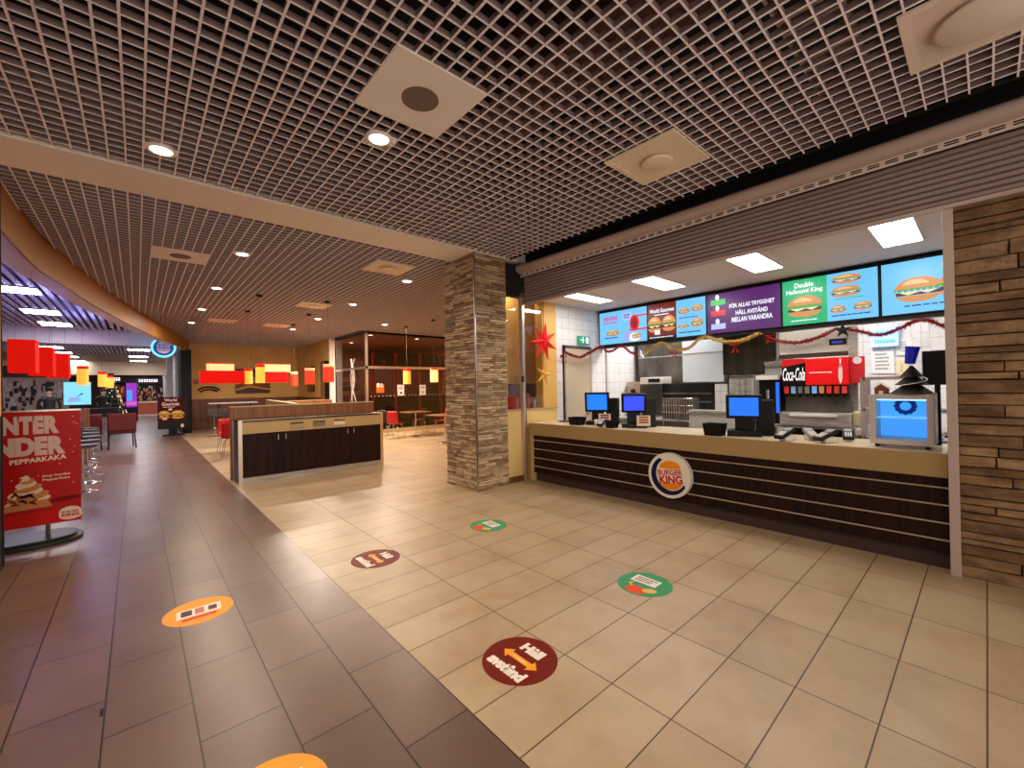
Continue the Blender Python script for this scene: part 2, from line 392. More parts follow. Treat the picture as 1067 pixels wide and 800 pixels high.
for k in range(22): b.cyl((6.1+k*.145,14.285,1.3), (6.1+k*.145,14.28,1.3), .018, dotw, n=8)
b.build('safety_dots', gp)
for i, (x, w, z0, z1, lab) in enumerate(((7.23,.26,1.3,1.69,'white notice sheet on the dark glass partition, left one'),(8.13,.25,1.3,1.68,'white notice sheet on the dark glass partition, right one beside stone pillar'))):
    b = MB(); b.box((x-w/2,14.27,z0), (x+w/2,14.285,z1), white); c = Canvas(b, (x-w/2,14.27,z0), (1,0,0), (0,0,1), (0,-1,0))
    dk = printed('grey', (60,50,50)); c.bars(.04,.22,w-.04,.34,3,dk,1,i); c.rect(.09,.06,.17,.13,dk,1) if i == 0 else c.bars(.05,.06,.2,.16,2,dk,1,5)
    tag(b.build('notice_sheet', None, (x,14.27,z0)), lab, 'notice', 'notices on the glass')
b = MB(); b.box((6.3,14.27,1.42), (6.58,14.285,1.72), printed('orange', (206,96,30))); c = Canvas(b, (6.3,14.27,1.42), (1,0,0), (0,0,1), (0,-1,0)); c.rect(.02,.2,.1,.34,white,1); c.rect(.13,.2,.25,.24,white,1); c.rect(.13,.28,.22,.32,white,1)
tag(b.build('orange_poster', None, (6.44,14.27,1.42)), 'small orange poster on the dark glass partition', 'poster')
# swirl decoration on side glass
b = MB()
for k in range(5):
    b.tube([(5.925, 15.5+.16*(k-2)*math.cos(t*.5)+.2*math.sin(t+k), 1.1+t*.3) for t in [q*.35 for q in range(16)]], .012, dotw, 6)
b.build('swirl_decal', gp)

# ------------------------------------------------------------------ stone pillars
STN = [mat('stone_a', (204,176,138), .85, bump=(28,.9,.012), noise=((172,142,106),7,(1,1,2.5))), mat('stone_b', (184,154,116), .85, bump=(28,.9,.012), noise=((140,110,78),7,(1,1,2.5))),
       mat('stone_c', (216,190,152), .85, bump=(28,.9,.012), noise=((190,160,122),7,(1,1,2.5))), mat('stone_d', (160,130,96), .85, bump=(28,.9,.012), noise=((124,96,68),7,(1,1,2.5)))]
grout = mat('stone_gap', (34,22,14), .95)
STN2 = [mat('brown_stone_%d' % k, c_, .85, bump=(14,1,.035), noise=(c2,5,(1,1,3))) for k, (c_, c2) in enumerate((((152,120,84),(108,80,52)),((136,104,72),(94,68,44)),((164,132,96),(118,90,60)),((126,96,66),(90,64,42))))]
grout2 = mat('brown_stone_gap', (40,27,18), .95)
def stone_face(b, o, u, n, L, z0, z1, hmin, hmax, lmin, lmax, rr, dep=.03, STN=STN):
    o = Vector(o); u = Vector(u); n = Vector(n); z = z0
    while z < z1-.008:
        h = min(rr.uniform(hmin, hmax), z1-z); x = 0
        if z1-(z+h) < hmin*.6: h = z1-z
        while x < L-.001:
            l = rr.uniform(lmin, lmax)
            if L-x-l < lmin*.7: l = L-x
            g = .0026; d = rr.uniform(.25, 1)*dep; mt = rr.choice(STN); hh = h
            j = lambda: rr.uniform(0, .009 if STN is STN2 else .0045)
            ja = rr.uniform(-.35,.35)*h*.25
            zz = Vector((0,0,1))
            f = [o+u*(x+g+j())+zz*(z+g+j())+n*(d*rr.uniform(.8,1.1)), o+u*(x+l-g-j())+zz*(z+g+j())+n*(d*rr.uniform(.8,1.1)),
                 o+u*(x+l-g-j())+zz*(z+hh-g-j())+n*(d*rr.uniform(.7,1.0)), o+u*(x+g+j())+zz*(z+hh-g-j())+n*(d*rr.uniform(.7,1.0))]
            k = [o+u*(x+g)+zz*(z+g), o+u*(x+l-g)+zz*(z+g), o+u*(x+l-g)+zz*(z+hh-g), o+u*(x+g)+zz*(z+hh-g)]
            b.add(f+k, [(0,1,2,3),(0,4,5,1),(1,5,6,2),(2,6,7,3),(3,7,4,0)], mt)
            x += l
        z += h
rr = random.Random(3)
sp = thing('stone_pillar', 'square stacked stone pillar between dining area and service counter', 'pillar', (4.09,5.47,0))
b = MB(); b.box((3.79,5.07,0), (4.39,5.88,ZC), grout); b.build('core', sp)
b = MB(); stone_face(b, (3.79,5.88,0), (0,-1,0), (-1,0,0), .81, 0, ZC, .022, .05, .1, .34, rr); stone_face(b, (3.79,5.07,0), (1,0,0), (0,-1,0), .6, 0, ZC, .022, .05, .1, .34, rr)
stone_face(b, (4.39,5.07,0), (0,1,0), (1,0,0), .81, 0, ZC, .022, .05, .1, .34, rr); b.build('stone_cladding', sp)
b = MB(); b.box((3.752,5.03,0), (3.775,5.036,ZC), edge); b.box((3.752,5.03,0), (3.758,5.05,ZC), edge); b.build('corner_strip', sp)
rw = thing('stone_wall', 'stacked brown stone wall to the right of the service counter', 'stone wall', (4.9,-1.3,0))
b = MB(); b.box((4.84,-2.8,0), (5.3,.17,2.91), grout2); b.build('core', rw)
b = MB(); stone_face(b, (4.84,.17,0), (0,-1,0), (-1,0,0), 2.97, 0, 2.9, .05, .115, .18, .62, rr, .045, STN2); b.build('stone_cladding', rw)

# ------------------------------------------------------------------ roller shutter over the counter
sh = thing('roller_shutter', 'half closed brown metal roller shutter above the service counter', 'shutter', (4.78,2.5,2.9))
b = MB(); z = 2.915
while z < 3.36:
    b.add([(4.80,-2.8,z),(4.80,5.03,z),(4.775,5.03,z+.012),(4.775,-2.8,z+.012),(4.772,5.03,z+.04),(4.772,-2.8,z+.04),(4.80,5.03,z+.0475),(4.80,-2.8,z+.0475)], [(0,1,2,3),(3,2,4,5),(5,4,6,7)], shut); z += .0475
b.build('slats', sh)
b = MB(); b.box((4.765,-2.8,2.885), (4.805,5.03,2.917), tanrail); b.build('bottom_bar', sh)
b = MB(); n = 10; vs = []
prof = [(4.70,3.385),(4.66,3.388),(4.62,3.40),(4.595,3.43),(4.585,3.465),(4.60,3.495),(4.72,3.505)]
for x, z in prof: vs += [(x,-2.8,z),(x,5.03,z)]
b.add(vs, [(2*i,2*i+1,2*i+3,2*i+2) for i in range(len(prof)-1)], tanrail, True); b.box((4.81,-2.8,2.9), (4.84,5.03,3.75), blackm)
b.build('housing', sh)
railm = mat('slotted_rail_metal', (226,208,196), .45)
b = MB(); b.box((4.69,-2.8,3.325), (4.695,5.03,3.345), railm); b.box((4.69,-2.8,3.376), (4.695,5.03,3.395), railm); b.box((4.69,-2.8,3.358), (4.695,5.03,3.363), railm)
y = -2.8
while y < 5.0: b.box((4.69,y,3.345), (4.695,y+.035,3.376), railm); y += .115
b.box((4.76,-2.8,3.34), (4.765,5.03,3.39), blackm)
b.build('slotted_rail', sh)
b = MB(); b.box((4.745,5.06,0), (4.80,5.145,3.1), edge); b.box((4.80,5.08,0), (4.83,5.145,3.1), blackm); tag(b.build('shutter_guide_post', None, (4.78,5.1,0), .004), 'upright steel shutter guide post beside stone pillar', 'post', 'shutter guide posts')
b = MB(); b.box((4.78,.155,0), (4.835,.215,2.9), tanrail); b.box((4.835,.18,0), (4.87,.215,2.9), blackm); tag(b.build('shutter_guide_post', None, (4.8,.19,0), .004), 'upright shutter guide post at edge of brown stone wall', 'post', 'shutter guide posts')
b = MB(); b.cyl((4.735,5.06,1.62), (4.735,5.06,1.72), .018, black); tag(b.build('post_latch', None, (4.735,5.06,1.62)), 'small black latch on the left shutter guide post', 'latch')

# ------------------------------------------------------------------ service counter
ct = thing('service_counter', 'long dark wood service counter with cream top and metal strips', 'counter', (5.2,2.6,0))
b = MB(); b.box((4.85,.22,.75), (4.9,5.05,.945), mat('counter_fascia_shaded', (164,136,90), .45, spec=.25)); b.build('fascia', ct, bevel=.003)  # cream laminate darkened in colour to stand for shade on the fascia
b = MB(); b.box((4.9,.22,.905), (5.6,5.1,.945), creamtop); b.build('worktop', ct, bevel=.003)
b = MB(); b.box((4.875,.22,.14), (4.93,4.97,.75), wood); b.build('front_panel', ct)
b = MB(); b.box((4.925,.22,0), (4.96,5.0,.14), mat('plinth_brown', (58,42,36), .5)); b.build('plinth', ct)
for z in (.667, .527, .382, .243):
    b = MB(); b.box((4.866,.22,z-.006), (4.876,4.97,z+.006), edge); b.build('metal_strip', ct)
b = MB(); b.box((4.86,4.97,0), (4.95,5.05,.75), cream); b.build('end_board', ct)
b = MB(); b.box((5.5,.22,0), (5.55,5.0,.9), dsteel); b.build('back_panel', ct)
# round sign on the counter
sg = thing('round_logo_sign', 'round burger restaurant sign mounted on the dark counter front', 'sign', (4.8,2.575,.44))
b = MB(); b.cyl((4.80,2.575,.44), (4.865,2.575,.44), .272, mat('sign_white', (226,220,206), .4), n=48); b.build('disc', sg)
blue_p = printed('navy', (12,24,64)); red_p = printed('logo_red', (196,22,30)); or_p = printed('logo_orange', (236,142,24)); wh_p = printed('logo_white', (230,222,204))
b = MB(); c = Canvas(b, (4.80,2.575,.44), (0,-1,0), (0,0,1), (-1,0,0), .002)
def bk(c, r, l=1, blue=None, rd=None, org=None, wht=None, crescent=True):
    blue = blue or blue_p; rd = rd or red_p; org = org or or_p; wht = wht or wh_p
    a = .12
    if crescent:
        pts = [(r*.86*math.cos(math.radians(t)), r*.86*math.sin(math.radians(t))) for t in range(120, 336, 6)]
        inn = [(r*.09+r*.70*math.cos(math.radians(t)), r*.05+r*.70*math.sin(math.radians(t))) for t in range(330, 116, -6)]
        o = pts+inn
        for k in range(len(pts)-1):
            q = len(inn)-1-k; c.poly([pts[k], pts[k+1], inn[q-1] if q > 0 else inn[0], inn[q]], blue, l)
        c.ell(r*.09, r*.06, r*.70, r*.72, wht, l+.3)
    c.ell(r*.05, r*.30, r*.52, r*.36, org, l+1, 0, 180, rot=a); c.ell(r*.10, -r*.32, r*.52, r*.3, org, l+1, 180, 360, rot=a)
    c.rect(-r*.5, -r*.3, r*.68, r*.3, wht, l+2)
    c.text('BURGER', r*.06, r*.15, r*1.16, r*.25, rd, l+3, .03, a); c.text('KING', r*.10, -r*.17, r*1.08, r*.36, rd, l+3, .04, a)
bk(c, .272); b.build('logo', sg)

# ------------------------------------------------------------------ kitchen room shell
b = MB(); b.box((5.63,5.13,0), (10,5.3,3.1), wtile); struct(b, 'wall_kitchen_left')
b = MB(); b.box((9.3,-2.8,0), (9.45,5.13,3.1), wtileb); struct(b, 'wall_kitchen_back')
b = MB(); b.box((4.9,-2.9,0), (9.45,-2.8,3.1), wtile); struct(b, 'wall_kitchen_right')
b = MB(); b.box((4.84,-2.8,3.02), (9.45,5.13,3.1), mat('kitchen_ceiling', (214,204,198), .6)); struct(b, 'ceiling.004', 'plain kitchen ceiling')
b = MB(); b.box((5.28,5.12,1.17), (5.63,5.3,3.1), ochre); struct(b, 'wall_ochre_end')
b = MB(); b.box((4.42,5.12,0), (5.63,5.3,1.17), mat('cream_paint', (222,188,120), .5)); b.box((4.42,5.1,0), (4.74,5.12,.09), woodw); b.box((4.42,5.105,1.15), (5.63,5.45,1.175), cream); struct(b, 'wall_half')
b = MB(); b.box((4.42,5.3,3.32), (5.63,5.7,3.4), offw); struct(b, 'ceiling.007', 'nook ceiling')
b = MB(); b.box((4.44,5.14,1.18), (5.27,5.15,3.05), pglass); b.box((4.42,5.12,3.05), (5.3,5.3,3.55), blackm); struct(b, 'window_1')
# door
dr = MB(); dr.box((5.84,5.10,0), (6.55,5.13,2.24), mat('door_leaf', (196,178,152), .5)); dr.box((5.80,5.09,0), (5.84,5.13,2.28), black); dr.box((6.55,5.09,0), (6.60,5.13,2.28), tanrail); dr.box((5.80,5.09,2.24), (6.60,5.13,2.29), dsteel)
d = struct(dr, 'door_1', 'beige kitchen door on the tiled wall')
b = MB(); b.box((6.42,5.04,1.0), (6.5,5.10,1.08), steel); b.build('handle', d)
es = MB(); gx0, gx1, gz0, gz1 = 6.18, 6.52, 2.33, 2.48
es.box((gx0,5.06,gz0), (gx1,5.09,gz1), mat('exit_green', (30,120,90), .4, emit=(40,150,110), es=.5))
c = Canvas(es, (gx0,5.06,gz0), (1,0,0), (0,0,1), (0,-1,0)); wg = mat('exit_white', (235,245,240), .4, emit=(220,240,230), es=.7)
c.ell(.13,.12,.015,.015,wg,1); c.poly([(.10,.03),(.13,.06),(.12,.1),(.15,.1),(.17,.07),(.15,.06),(.14,.02)], wg, 1); c.rect(.22,.02,.3,.13,wg,1); c.rect(.05,.07,.1,.085,wg,1)
tag(es.build('exit_sign', None, (6.3,5.08,2.4)), 'small green exit sign above the kitchen door', 'sign')
# kitchen ceiling panels
pe = glow('kitchen_panel_light', (255,250,245), PANEL_E); pe2 = glow('rear_panel_light', (255,252,250), PANEL_E*2)
for i, (y0, y1) in enumerate(((4.28,4.56),(2.98,3.31),(1.70,2.03),(.42,.73))):
    t = thing('ceiling_light_panel', 'bright rectangular kitchen ceiling light panel, '+('nearest the ochre strip','second from the kitchen door','third from the kitchen door','nearest the brown stone wall')[i], 'ceiling light', (5.66,(y0+y1)/2,3.0), 'kitchen light panels')
    b = MB(); b.box((5.15,y0,3.012), (6.17,y1,3.018), pe); b.build('diffuser', t)
    b = MB(); w = .02
    for q in (((5.13,y0-w),(6.19,y0)),((5.13,y1),(6.19,y1+w)),((5.13,y0),(5.15,y1)),((6.17,y0),(6.19,y1))): b.box((*q[0],3.005), (*q[1],3.02), offw)
    b.build('frame', t)
for i, y in enumerate((4.0, 1.4, -1.0)):
    t = thing('rear_light_panel', 'ceiling light panel deep in the kitchen, '+('above the bright hood','above the ice machine','above the insect lamp')[i], 'ceiling light', (7.9,y,3.0), 'rear kitchen light panels')
    b = MB(); b.box((7.4,y-.3,3.012), (8.2,y+.3,3.018), pe2); b.build('diffuser', t)
# ------------------------------------------------------------------ menu board
mb_ = thing('menu_board_housing', 'long black housing carrying the menu screens over the counter', 'menu board', (6.95,2.5,2.25))
b = MB(); b.box((6.89,-.5,2.27), (7.05,5.1,3.015), black); b.build('casing', mb_, bevel=.004)
SE = 1.0
cyan = screen('screen_sky', (112,196,246), SE); purple = screen('screen_purple', (84,28,104), SE); sgreen = screen('screen_green', (10,176,112), SE); smar = screen('screen_maroon', (110,22,20), SE)
swht = screen('screen_white', (240,246,255), SE); sred = screen('screen_red', (226,30,42), SE); spink = screen('screen_pink', (206,70,150), SE); snavy = screen('screen_navy', (30,50,130), SE); slime = screen('screen_lime', (60,200,90), SE); spale = screen('screen_pale', (180,196,250), SE); sgold = screen('screen_gold', (220,200,110), SE); sbrown = screen('screen_brown', (120,70,40), SE)
def menu(i, y0, label, draw):
    w = 1.03; h = .62
    t = thing('menu_screen', label, 'screen', (6.86,y0-w/2,2.34), 'menu screens over the counter')
    b = MB(); b.box((6.86,y0-w-.012,2.325), (6.888,y0+.012,2.96), black); b.build('bezel', t)
    b = MB(); c = Canvas(b, (6.857,y0,2.335), (0,-1,0), (0,0,1), (-1,0,0), .0012); draw(c, w, h); b.build('display', t)
def m1(c, w, h):
    c.rect(0,0,w,h,cyan,0)
    for k in range(9): c.rect(.09+k*.036,.45+(k % 2)*.01,.115+k*.036,.53,spink,1); c.rect(.09+k*.036,.39,.113+k*.036,.43,spink,1)
    c.burger(.30,.2,.3,.14,2,seed=1); c.ell(.78,.35,.1,.15,sred,3); c.ell(.78,.35,.06,.1,screen('screen_dred',(150,20,30),SE),4); c.rect(.78,.46,w,.49,sred,2); c.rect(.66,.21,w,.24,sred,2)
    c.rect(.53,.42,.72,.56,spale,1); c.bars(.12,.1,.5,.14,1,snavy,2,2); c.bars(.55,.45,.7,.54,2,snavy,2,4); c.ell(.62,.12,.06,.1,screen('screen_lilac',(170,160,240),SE),2); c.ell(.78,.09,.13,.08,swht,2); c.burger(.82,.1,.2,.12,4)
def m2(c, w, h):
    c.rect(0,0,w*.52,h,smar,0); c.rect(w*.52,0,w,h,cyan,0); c.rect(0,0,w*.52,.06,screen('screen_black',(12,10,12),SE),1)
    c.text('World Gourmet', w*.26,.5,.46,.07,swht,2,.03); c.rect(.13,.42,.4,.435,swht,2)
    c.burger(.13,.24,.27,.32,2); c.burger(.40,.24,.26,.32,6); c.rect(.14,.08,.24,.16,swht,12); c.bars(.03,.02,.5,.05,1,swht,3,3)
    c.burger(.67,.42,.19,.12,2); c.burger(.90,.44,.19,.13,2); c.burger(.66,.17,.2,.08,2); c.burger(.89,.2,.2,.17,2); c.bars(.58,.3,.98,.33,1,snavy,2,6); c.bars(.58,.05,.98,.09,1,snavy,2,7)
def m3(c, w, h):
    c.rect(0,0,w,h,purple,0)
    for y, m_ in ((.44,slime),(.27,sred),(.06,spale)): c.rect(.06,y,.28,y+.085,m_,1); c.ell(.16,y+.12,.03,.045,swht,2); c.rect(.15,y+.07,.17,y+.1,sgold,3)
    c.text('FÖR ALLAS TRYGGHET',.65,.40,.62,.075,swht,2,.035); c.text('HÅLL AVSTÅND',.65,.29,.44,.085,swht,2,.035); c.text('MELLAN VARANDRA',.65,.18,.56,.075,swht,2,.035)
def m4(c, w, h):
    c.rect(0,0,w*.5,h,sgreen,0); c.rect(w*.5,0,w,h,cyan,0)
    c.text('Double',w*.25,.54,.22,.07,swht,2,.03); c.text('Halloumi King',w*.25,.45,.42,.075,swht,2,.03); c.burger(w*.25,.22,.42,.34,2); c.bars(.1,.04,.42,.07,1,swht,2,3)
    c.burger(.72,.52,.32,.14,2); c.burger(.71,.36,.32,.16,2); c.burger(.63,.14,.17,.11,2); c.burger(.88,.15,.19,.12,2); c.bars(.6,.27,1.0,.29,1,sgreen,2,2); c.bars(.56,.05,.98,.08,1,snavy,2,1)
def m5(c, w, h):
    c.rect(0,0,w,h,cyan,0); c.burger(.32,.25,.42,.34,2); c.burger(.70,.26,.44,.36,6); c.bars(.52,.46,.74,.56,2,sgold,2,4); c.bars(.2,.07,.9,.1,1,snavy,2,4)
menu(0, 5.07, 'blue menu screen with a red round badge, nearest the kitchen door', m1)
menu(1, 4.02, 'menu screen half maroon with burgers, half blue', m2)
menu(2, 2.965, 'purple menu screen with distancing message in white letters', m3)
menu(3, 1.905, 'menu screen with green halloumi burger half and blue half', m4)
menu(4, .84, 'blue menu screen with two large burgers beside brown stone wall', m5)
# ------------------------------------------------------------------ tinsel garlands
def garland(name, label, pts, m_, r=.03, seed=1):
    rr = random.Random(seed); b = MB(); P = [Vector(p) for p in pts]; path = []
    for i in range(len(P)-1):
        p = [P[max(i-1,0)], P[i], P[i+1], P[min(i+2,len(P)-1)]]; n = max(3, int((P[i+1]-P[i]).length/.012))
        for k in range(n):
            t = k/n; path.append(.5*((2*p[1])+(-p[0]+p[2])*t+(2*p[0]-5*p[1]+4*p[2]-p[3])*t*t+(-p[0]+3*p[1]-3*p[2]+p[3])*t**3))
    path.append(P[-1]); b.tube(path[::3]+[path[-1]], .016, m_, 6)
    for q in path:
        for k in range(12):
            d = Vector((rr.gauss(0,1), rr.gauss(0,1), rr.gauss(0,1))).normalized()*r*rr.uniform(1.0,1.6); s_ = d.cross(Vector((rr.random(),rr.random(),rr.random()))).normalized()*.006
            b.add([q-s_, q+s_, q+d], [(0,1,2)], m_)
    tag(b.build(name, None, P[0]), label, 'garland', 'tinsel under the menu screens')
gX = 6.80
g1 = [aY(587,366,5.02), aY(596,370,5.02), aY(605,372,5.02), aY(613,368,5.02), aX(627,361,6.80)]+[aX(x,y,gX) for x,y in ((632,366),(639,365),(645,361),(651,362),(657,367),(664,368.5))]
garland('red_tinsel_garland', 'red tinsel garland draped from the kitchen door to silver star', g1, redt, .03, 1)
garland('gold_tinsel_garland', 'gold tinsel garland hung below the middle menu screens', [aX(x,y,gX) for x,y in ((670,369),(680,362),(690,357),(700,362),(712,364),(720,361),(727,354),(737,351),(747,354),(760,356),(775,354),(784,350),(791,347))], gold, .036, 2)
garland('red_tinsel_garland', 'red tinsel garland sagging above the drinks dispenser', [aX(x,y,gX) for x,y in ((797.5,350),(805,353),(815,356),(830,357),(845,354),(858,349),(872,342))], redt, .034, 3)
garland('red_tinsel_garland', 'red tinsel garland rising to the brown stone wall', [aX(x,y,gX) for x,y in ((886,343),(900,346),(913,349),(925,347),(940,341),(952,335),(965,333),(979,338),(990,343))], redt, .034, 4)
def star3d(name, label, c, r, ri, n, dep, m_, cat='star', nrm=(0,-1,0), up=0, wire=None):
    b = MB(); c = Vector(c); nr = Vector(nrm).normalized(); u = Vector((0,0,1)).cross(nr).normalized(); v = Vector((0,0,1))
    ring = []
    for k in range(2*n):
        a = math.pi*k/n+up; q = r if k % 2 == 0 else ri; ring.append(c+u*(q*math.sin(a))+v*(q*math.cos(a)))
    b.add(ring+[c+nr*dep, c-nr*dep], [(k,(k+1)%(2*n),2*n) for k in range(2*n)]+[((k+1)%(2*n),k,2*n+1) for k in range(2*n)], m_)
    o = tag(b.build(name, None, c), label, cat)
    if wire:
        w = MB(); w.cyl(c+Vector((0,0,ri)), Vector((c.x,c.y,wire)), .003, blackm, n=6); w.build('cord', o)
    return o
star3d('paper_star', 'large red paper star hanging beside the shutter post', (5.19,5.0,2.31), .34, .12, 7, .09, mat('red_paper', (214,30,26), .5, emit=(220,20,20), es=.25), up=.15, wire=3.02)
star3d('paper_star', 'small gold paper star hanging below the red star', tuple(aY(567,390,4.86)), .2, .06, 5, .05, mat('gold_paper', (226,170,60), .5), up=.25, wire=3.02)
star3d('glitter_star', 'small silver glitter star between red and gold tinsel', aX(667.5,369,6.73), .1, .04, 8, .02, silv, nrm=(-1,0,0))
star3d('black_star', 'small dark star ornament above the drinks dispenser', aX(878,344,6.73), .1, .04, 5, .02, blackm, nrm=(-1,0,0))
def bow(label, p, s=.05):
    b = MB(); p = Vector(p)
    for sg_ in (-1, 1):
        b.add([p, p+Vector((-.01,sg_*s,s*.5)), p+Vector((-.03,sg_*s*1.1,0)), p+Vector((-.01,sg_*s,-s*.45))], [(0,1,2),(0,2,3)], redt)
        b.add([p, p+Vector((-.01,sg_*s*.3,-s*1.7)), p+Vector((-.01,sg_*s*.8,-s*1.6))], [(0,1,2)], redt)
    b.cyl(p+Vector((-.02,0,0)), p+Vector((.0,0,0)), s*.22, redt, n=10)
    tag(b.build('red_bow', None, p), label, 'bow', 'red bows on the tinsel')
bow('red bow at the door corner on the tinsel', aY(588,371,5.0), .07); bow('red bow hanging from the gold tinsel, left one', aX(703,367,6.8), .06); bow('red bow hanging from the gold tinsel under purple screen', aX(766,359,6.8), .075); bow('red bow where gold tinsel meets red', aX(802,350,6.8), .06)
b = MB(); p = aX(800,359,6.8)
for k in range(5): b.cyl(p+Vector((0,0,-.03)), p+Vector((-.02,.05*math.cos(k*1.26),.03*math.sin(k*1.26)-.05)), .018, black, .004, 8)
tag(b.build('pine_cone', None, p), 'dark hanging ornament at right end of the gold tinsel', 'ornament')

# ------------------------------------------------------------------ kitchen equipment (behind counter)
def span(x0, y0, x1, y1, X):
    xm, ym = (x0+x1)/2, (y0+y1)/2
    return aX(x0,ym,X).y, aX(x1,ym,X).y, aX(xm,y0,X).z, aX(xm,y1,X).z     # yL, yR, zTop, zBot
def kit(name, label, cat, x0, y0, x1, y1, X, dep, m_, top=None, bot=None, bevel=.006, parts=None):
    yl, yr, zt, zb = span(x0, y0, x1, y1, X); yl = min(yl, 5.1)
    if top is not None: zt = top
    if bot is not None: zb = bot
    t = thing(name, label, cat, (X+dep/2,(yl+yr)/2,zb))
    b = MB(); b.box((X,yr,zb), (X+dep,yl,zt), m_); b.build('body', t, bevel=bevel)
    if parts: parts(t, yl, yr, zt, zb, X)
    return t
def p_seam(t, yl, yr, zt, zb, X):
    b = MB(); z = zb+(zt-zb)*.38; b.box((X-.006,yr,z-.012), (X,yl,z+.012), steel); b.build('seam_strip', t)
kit('extractor_hood', 'dark brown steel extractor hood at the back of the kitchen', 'hood', 665,355,712,399, 8.1, 1.0, dsteel, top=3.0, parts=p_seam)
kit('extractor_hood', 'bright pale steel extractor hood beside the broiler', 'hood', 711,352,754,398, 7.9, 1.0, mat('bright_steel', (228,236,242), .35, .2), top=3.0, parts=p_seam)
hd = kit('extractor_hood', 'dark olive steel hood behind the third register', 'hood', 753,350,797,390, 7.6, .9, mat('olive_steel', (84,82,72), .35, .8, noise=((60,60,54),3,(1,3,.3))), top=3.0)
yl, yr, zt, zb = span(797,350,809,390,7.6)
b = MB(); b.prism([(7.6,yl,zb),(7.6,yl,3.0),(7.6,yr,3.0),(7.6,yr,zb+.25)], (.9,0,0), MAT['olive_steel']); b.build('sloped_end', hd)
def p_broil(t, yl, yr, zt, zb, X):
    b = MB()
    for k in range(3): b.box((X-.02,yr+.05,zb+.12+k*.16), (X,yl-.05,zb+.15+k*.16), dsteel)
    b.build('conveyor_slot', t)
kit('broiler', 'black broiler recess under the bright hood', 'oven', 690,399.5,744,446, 8.0, .8, blackm, bot=.9, parts=p_broil)
def p_oven(t, yl, yr, zt, zb, X):
    b = MB(); b.box((X-.05,yr+.1,zt-.1), (X,yl-.02,zt-.06), steel); b.build('shelf', t)
    b = MB(); b.cyl((X-.03,(yl+yr)/2,zt-.2), (X,(yl+yr)/2,zt-.2), .05, black); b.build('dial', t)
kit('bun_toaster', 'beige steel bun toaster at the left of the kitchen', 'toaster', 633,398,667,424, 7.8, .2, mat('warm_steel', (190,164,140), .4, .6), bot=.9, parts=p_oven)
kit('microwave_oven', 'white fronted steel oven above the bun toaster', 'oven', 667,393,690,400, 7.7, .38, mat('white_enamel', (224,216,206), .4), bevel=.01, parts=lambda t, yl, yr, zt, zb, X: MB().box((X-.008,yr+.05,zb+.03), (X,yr+.3,zt-.03), black).build('control', t))
pt0 = thing('prep_table', 'steel prep table along the kitchen back', 'table', (7.8,3.9,0))
b = MB(); b.box((7.15,3.36,.88), (9.25,5.1,.9), steel); b.build('top', pt0)
for x_ in (7.2,9.2):
    for y_ in (3.41,5.05): b = MB(); b.cyl((x_,y_,0), (x_,y_,.88), .02, chrome, n=10); b.build('leg', pt0)
def p_rack(t, yl, yr, zt, zb, X):
    b = MB(); n = 12
    for k in range(n): b.cyl((X-.02,yr+(yl-yr)*k/n,zb), (X-.02,yr+(yl-yr)*k/n,zt), .006, chrome, n=6)
    for k in range(4): b.cyl((X-.02,yr,zb+(zt-zb)*k/3), (X-.02,yl,zb+(zt-zb)*k/3), .008, chrome, n=6)
    b.build('wire_front', t)
kit('fryer_basket_rack', 'sloping wire rack of fryer baskets behind second register', 'rack', 690,415,722,437, 7.2, .25, dsteel, bot=.91, parts=p_rack)
def p_slots(t, yl, yr, zt, zb, X):
    b = MB(); n = 9
    for k in range(n):
        y = yr+(yl-yr)*(k+.25)/n; b.box((X-.004,y,zb+(zt-zb)*.55), (X,y+(yl-yr)*.5/n,zb+(zt-zb)*.75), black)
    b.build('slots', t)
    b = MB(); b.box((X-.03,yr,zt-.02), (X+.2,yl,zt+.02), steel); b.build('rim', t)
kit('holding_station', 'pale steel food holding station with a row of slots', 'food warmer', 718,429,758,447, 6.7, .45, mat('pale_steel', (206,204,198), .38, .4), bot=0, parts=p_slots)
kit('tiled_column', 'narrow white tiled column right of the bright hood', 'column', 745,400,758,432, 7.9, .3, wtileb, bot=0)
# steel tube frame left of the hoods
kit('upright_conduit', 'slim pale steel conduit running up the tiled wall', 'pipe', 626,363,631,436, 7.1, .05, mat('pale_pipe', (200,196,190), .4, .4), top=2.9, bot=0, bevel=.015)
# back counter under the drinks machine
bc = thing('drinks_counter', 'steel back counter carrying the drinks dispenser', 'counter', (7.1,.9,0))
b = MB(); b.box((6.55,-.6,.93), (7.3,2.0,.97), steel); b.build('top', bc, bevel=.004)
b = MB(); b.box((6.6,-.6,.3), (7.3,2.0,.34), steel); b.build('shelf', bc)
for y in (1.95, 1.0, .2, -.5):
    for x in (6.58, 7.25): b = MB(); b.cyl((x,y,0), (x,y,.93), .02, chrome, n=10); b.build('leg', bc)
b = MB(); b.box((7.2,-.6,0), (7.24,2.0,.93), blackm); b.build('dark_back', bc)
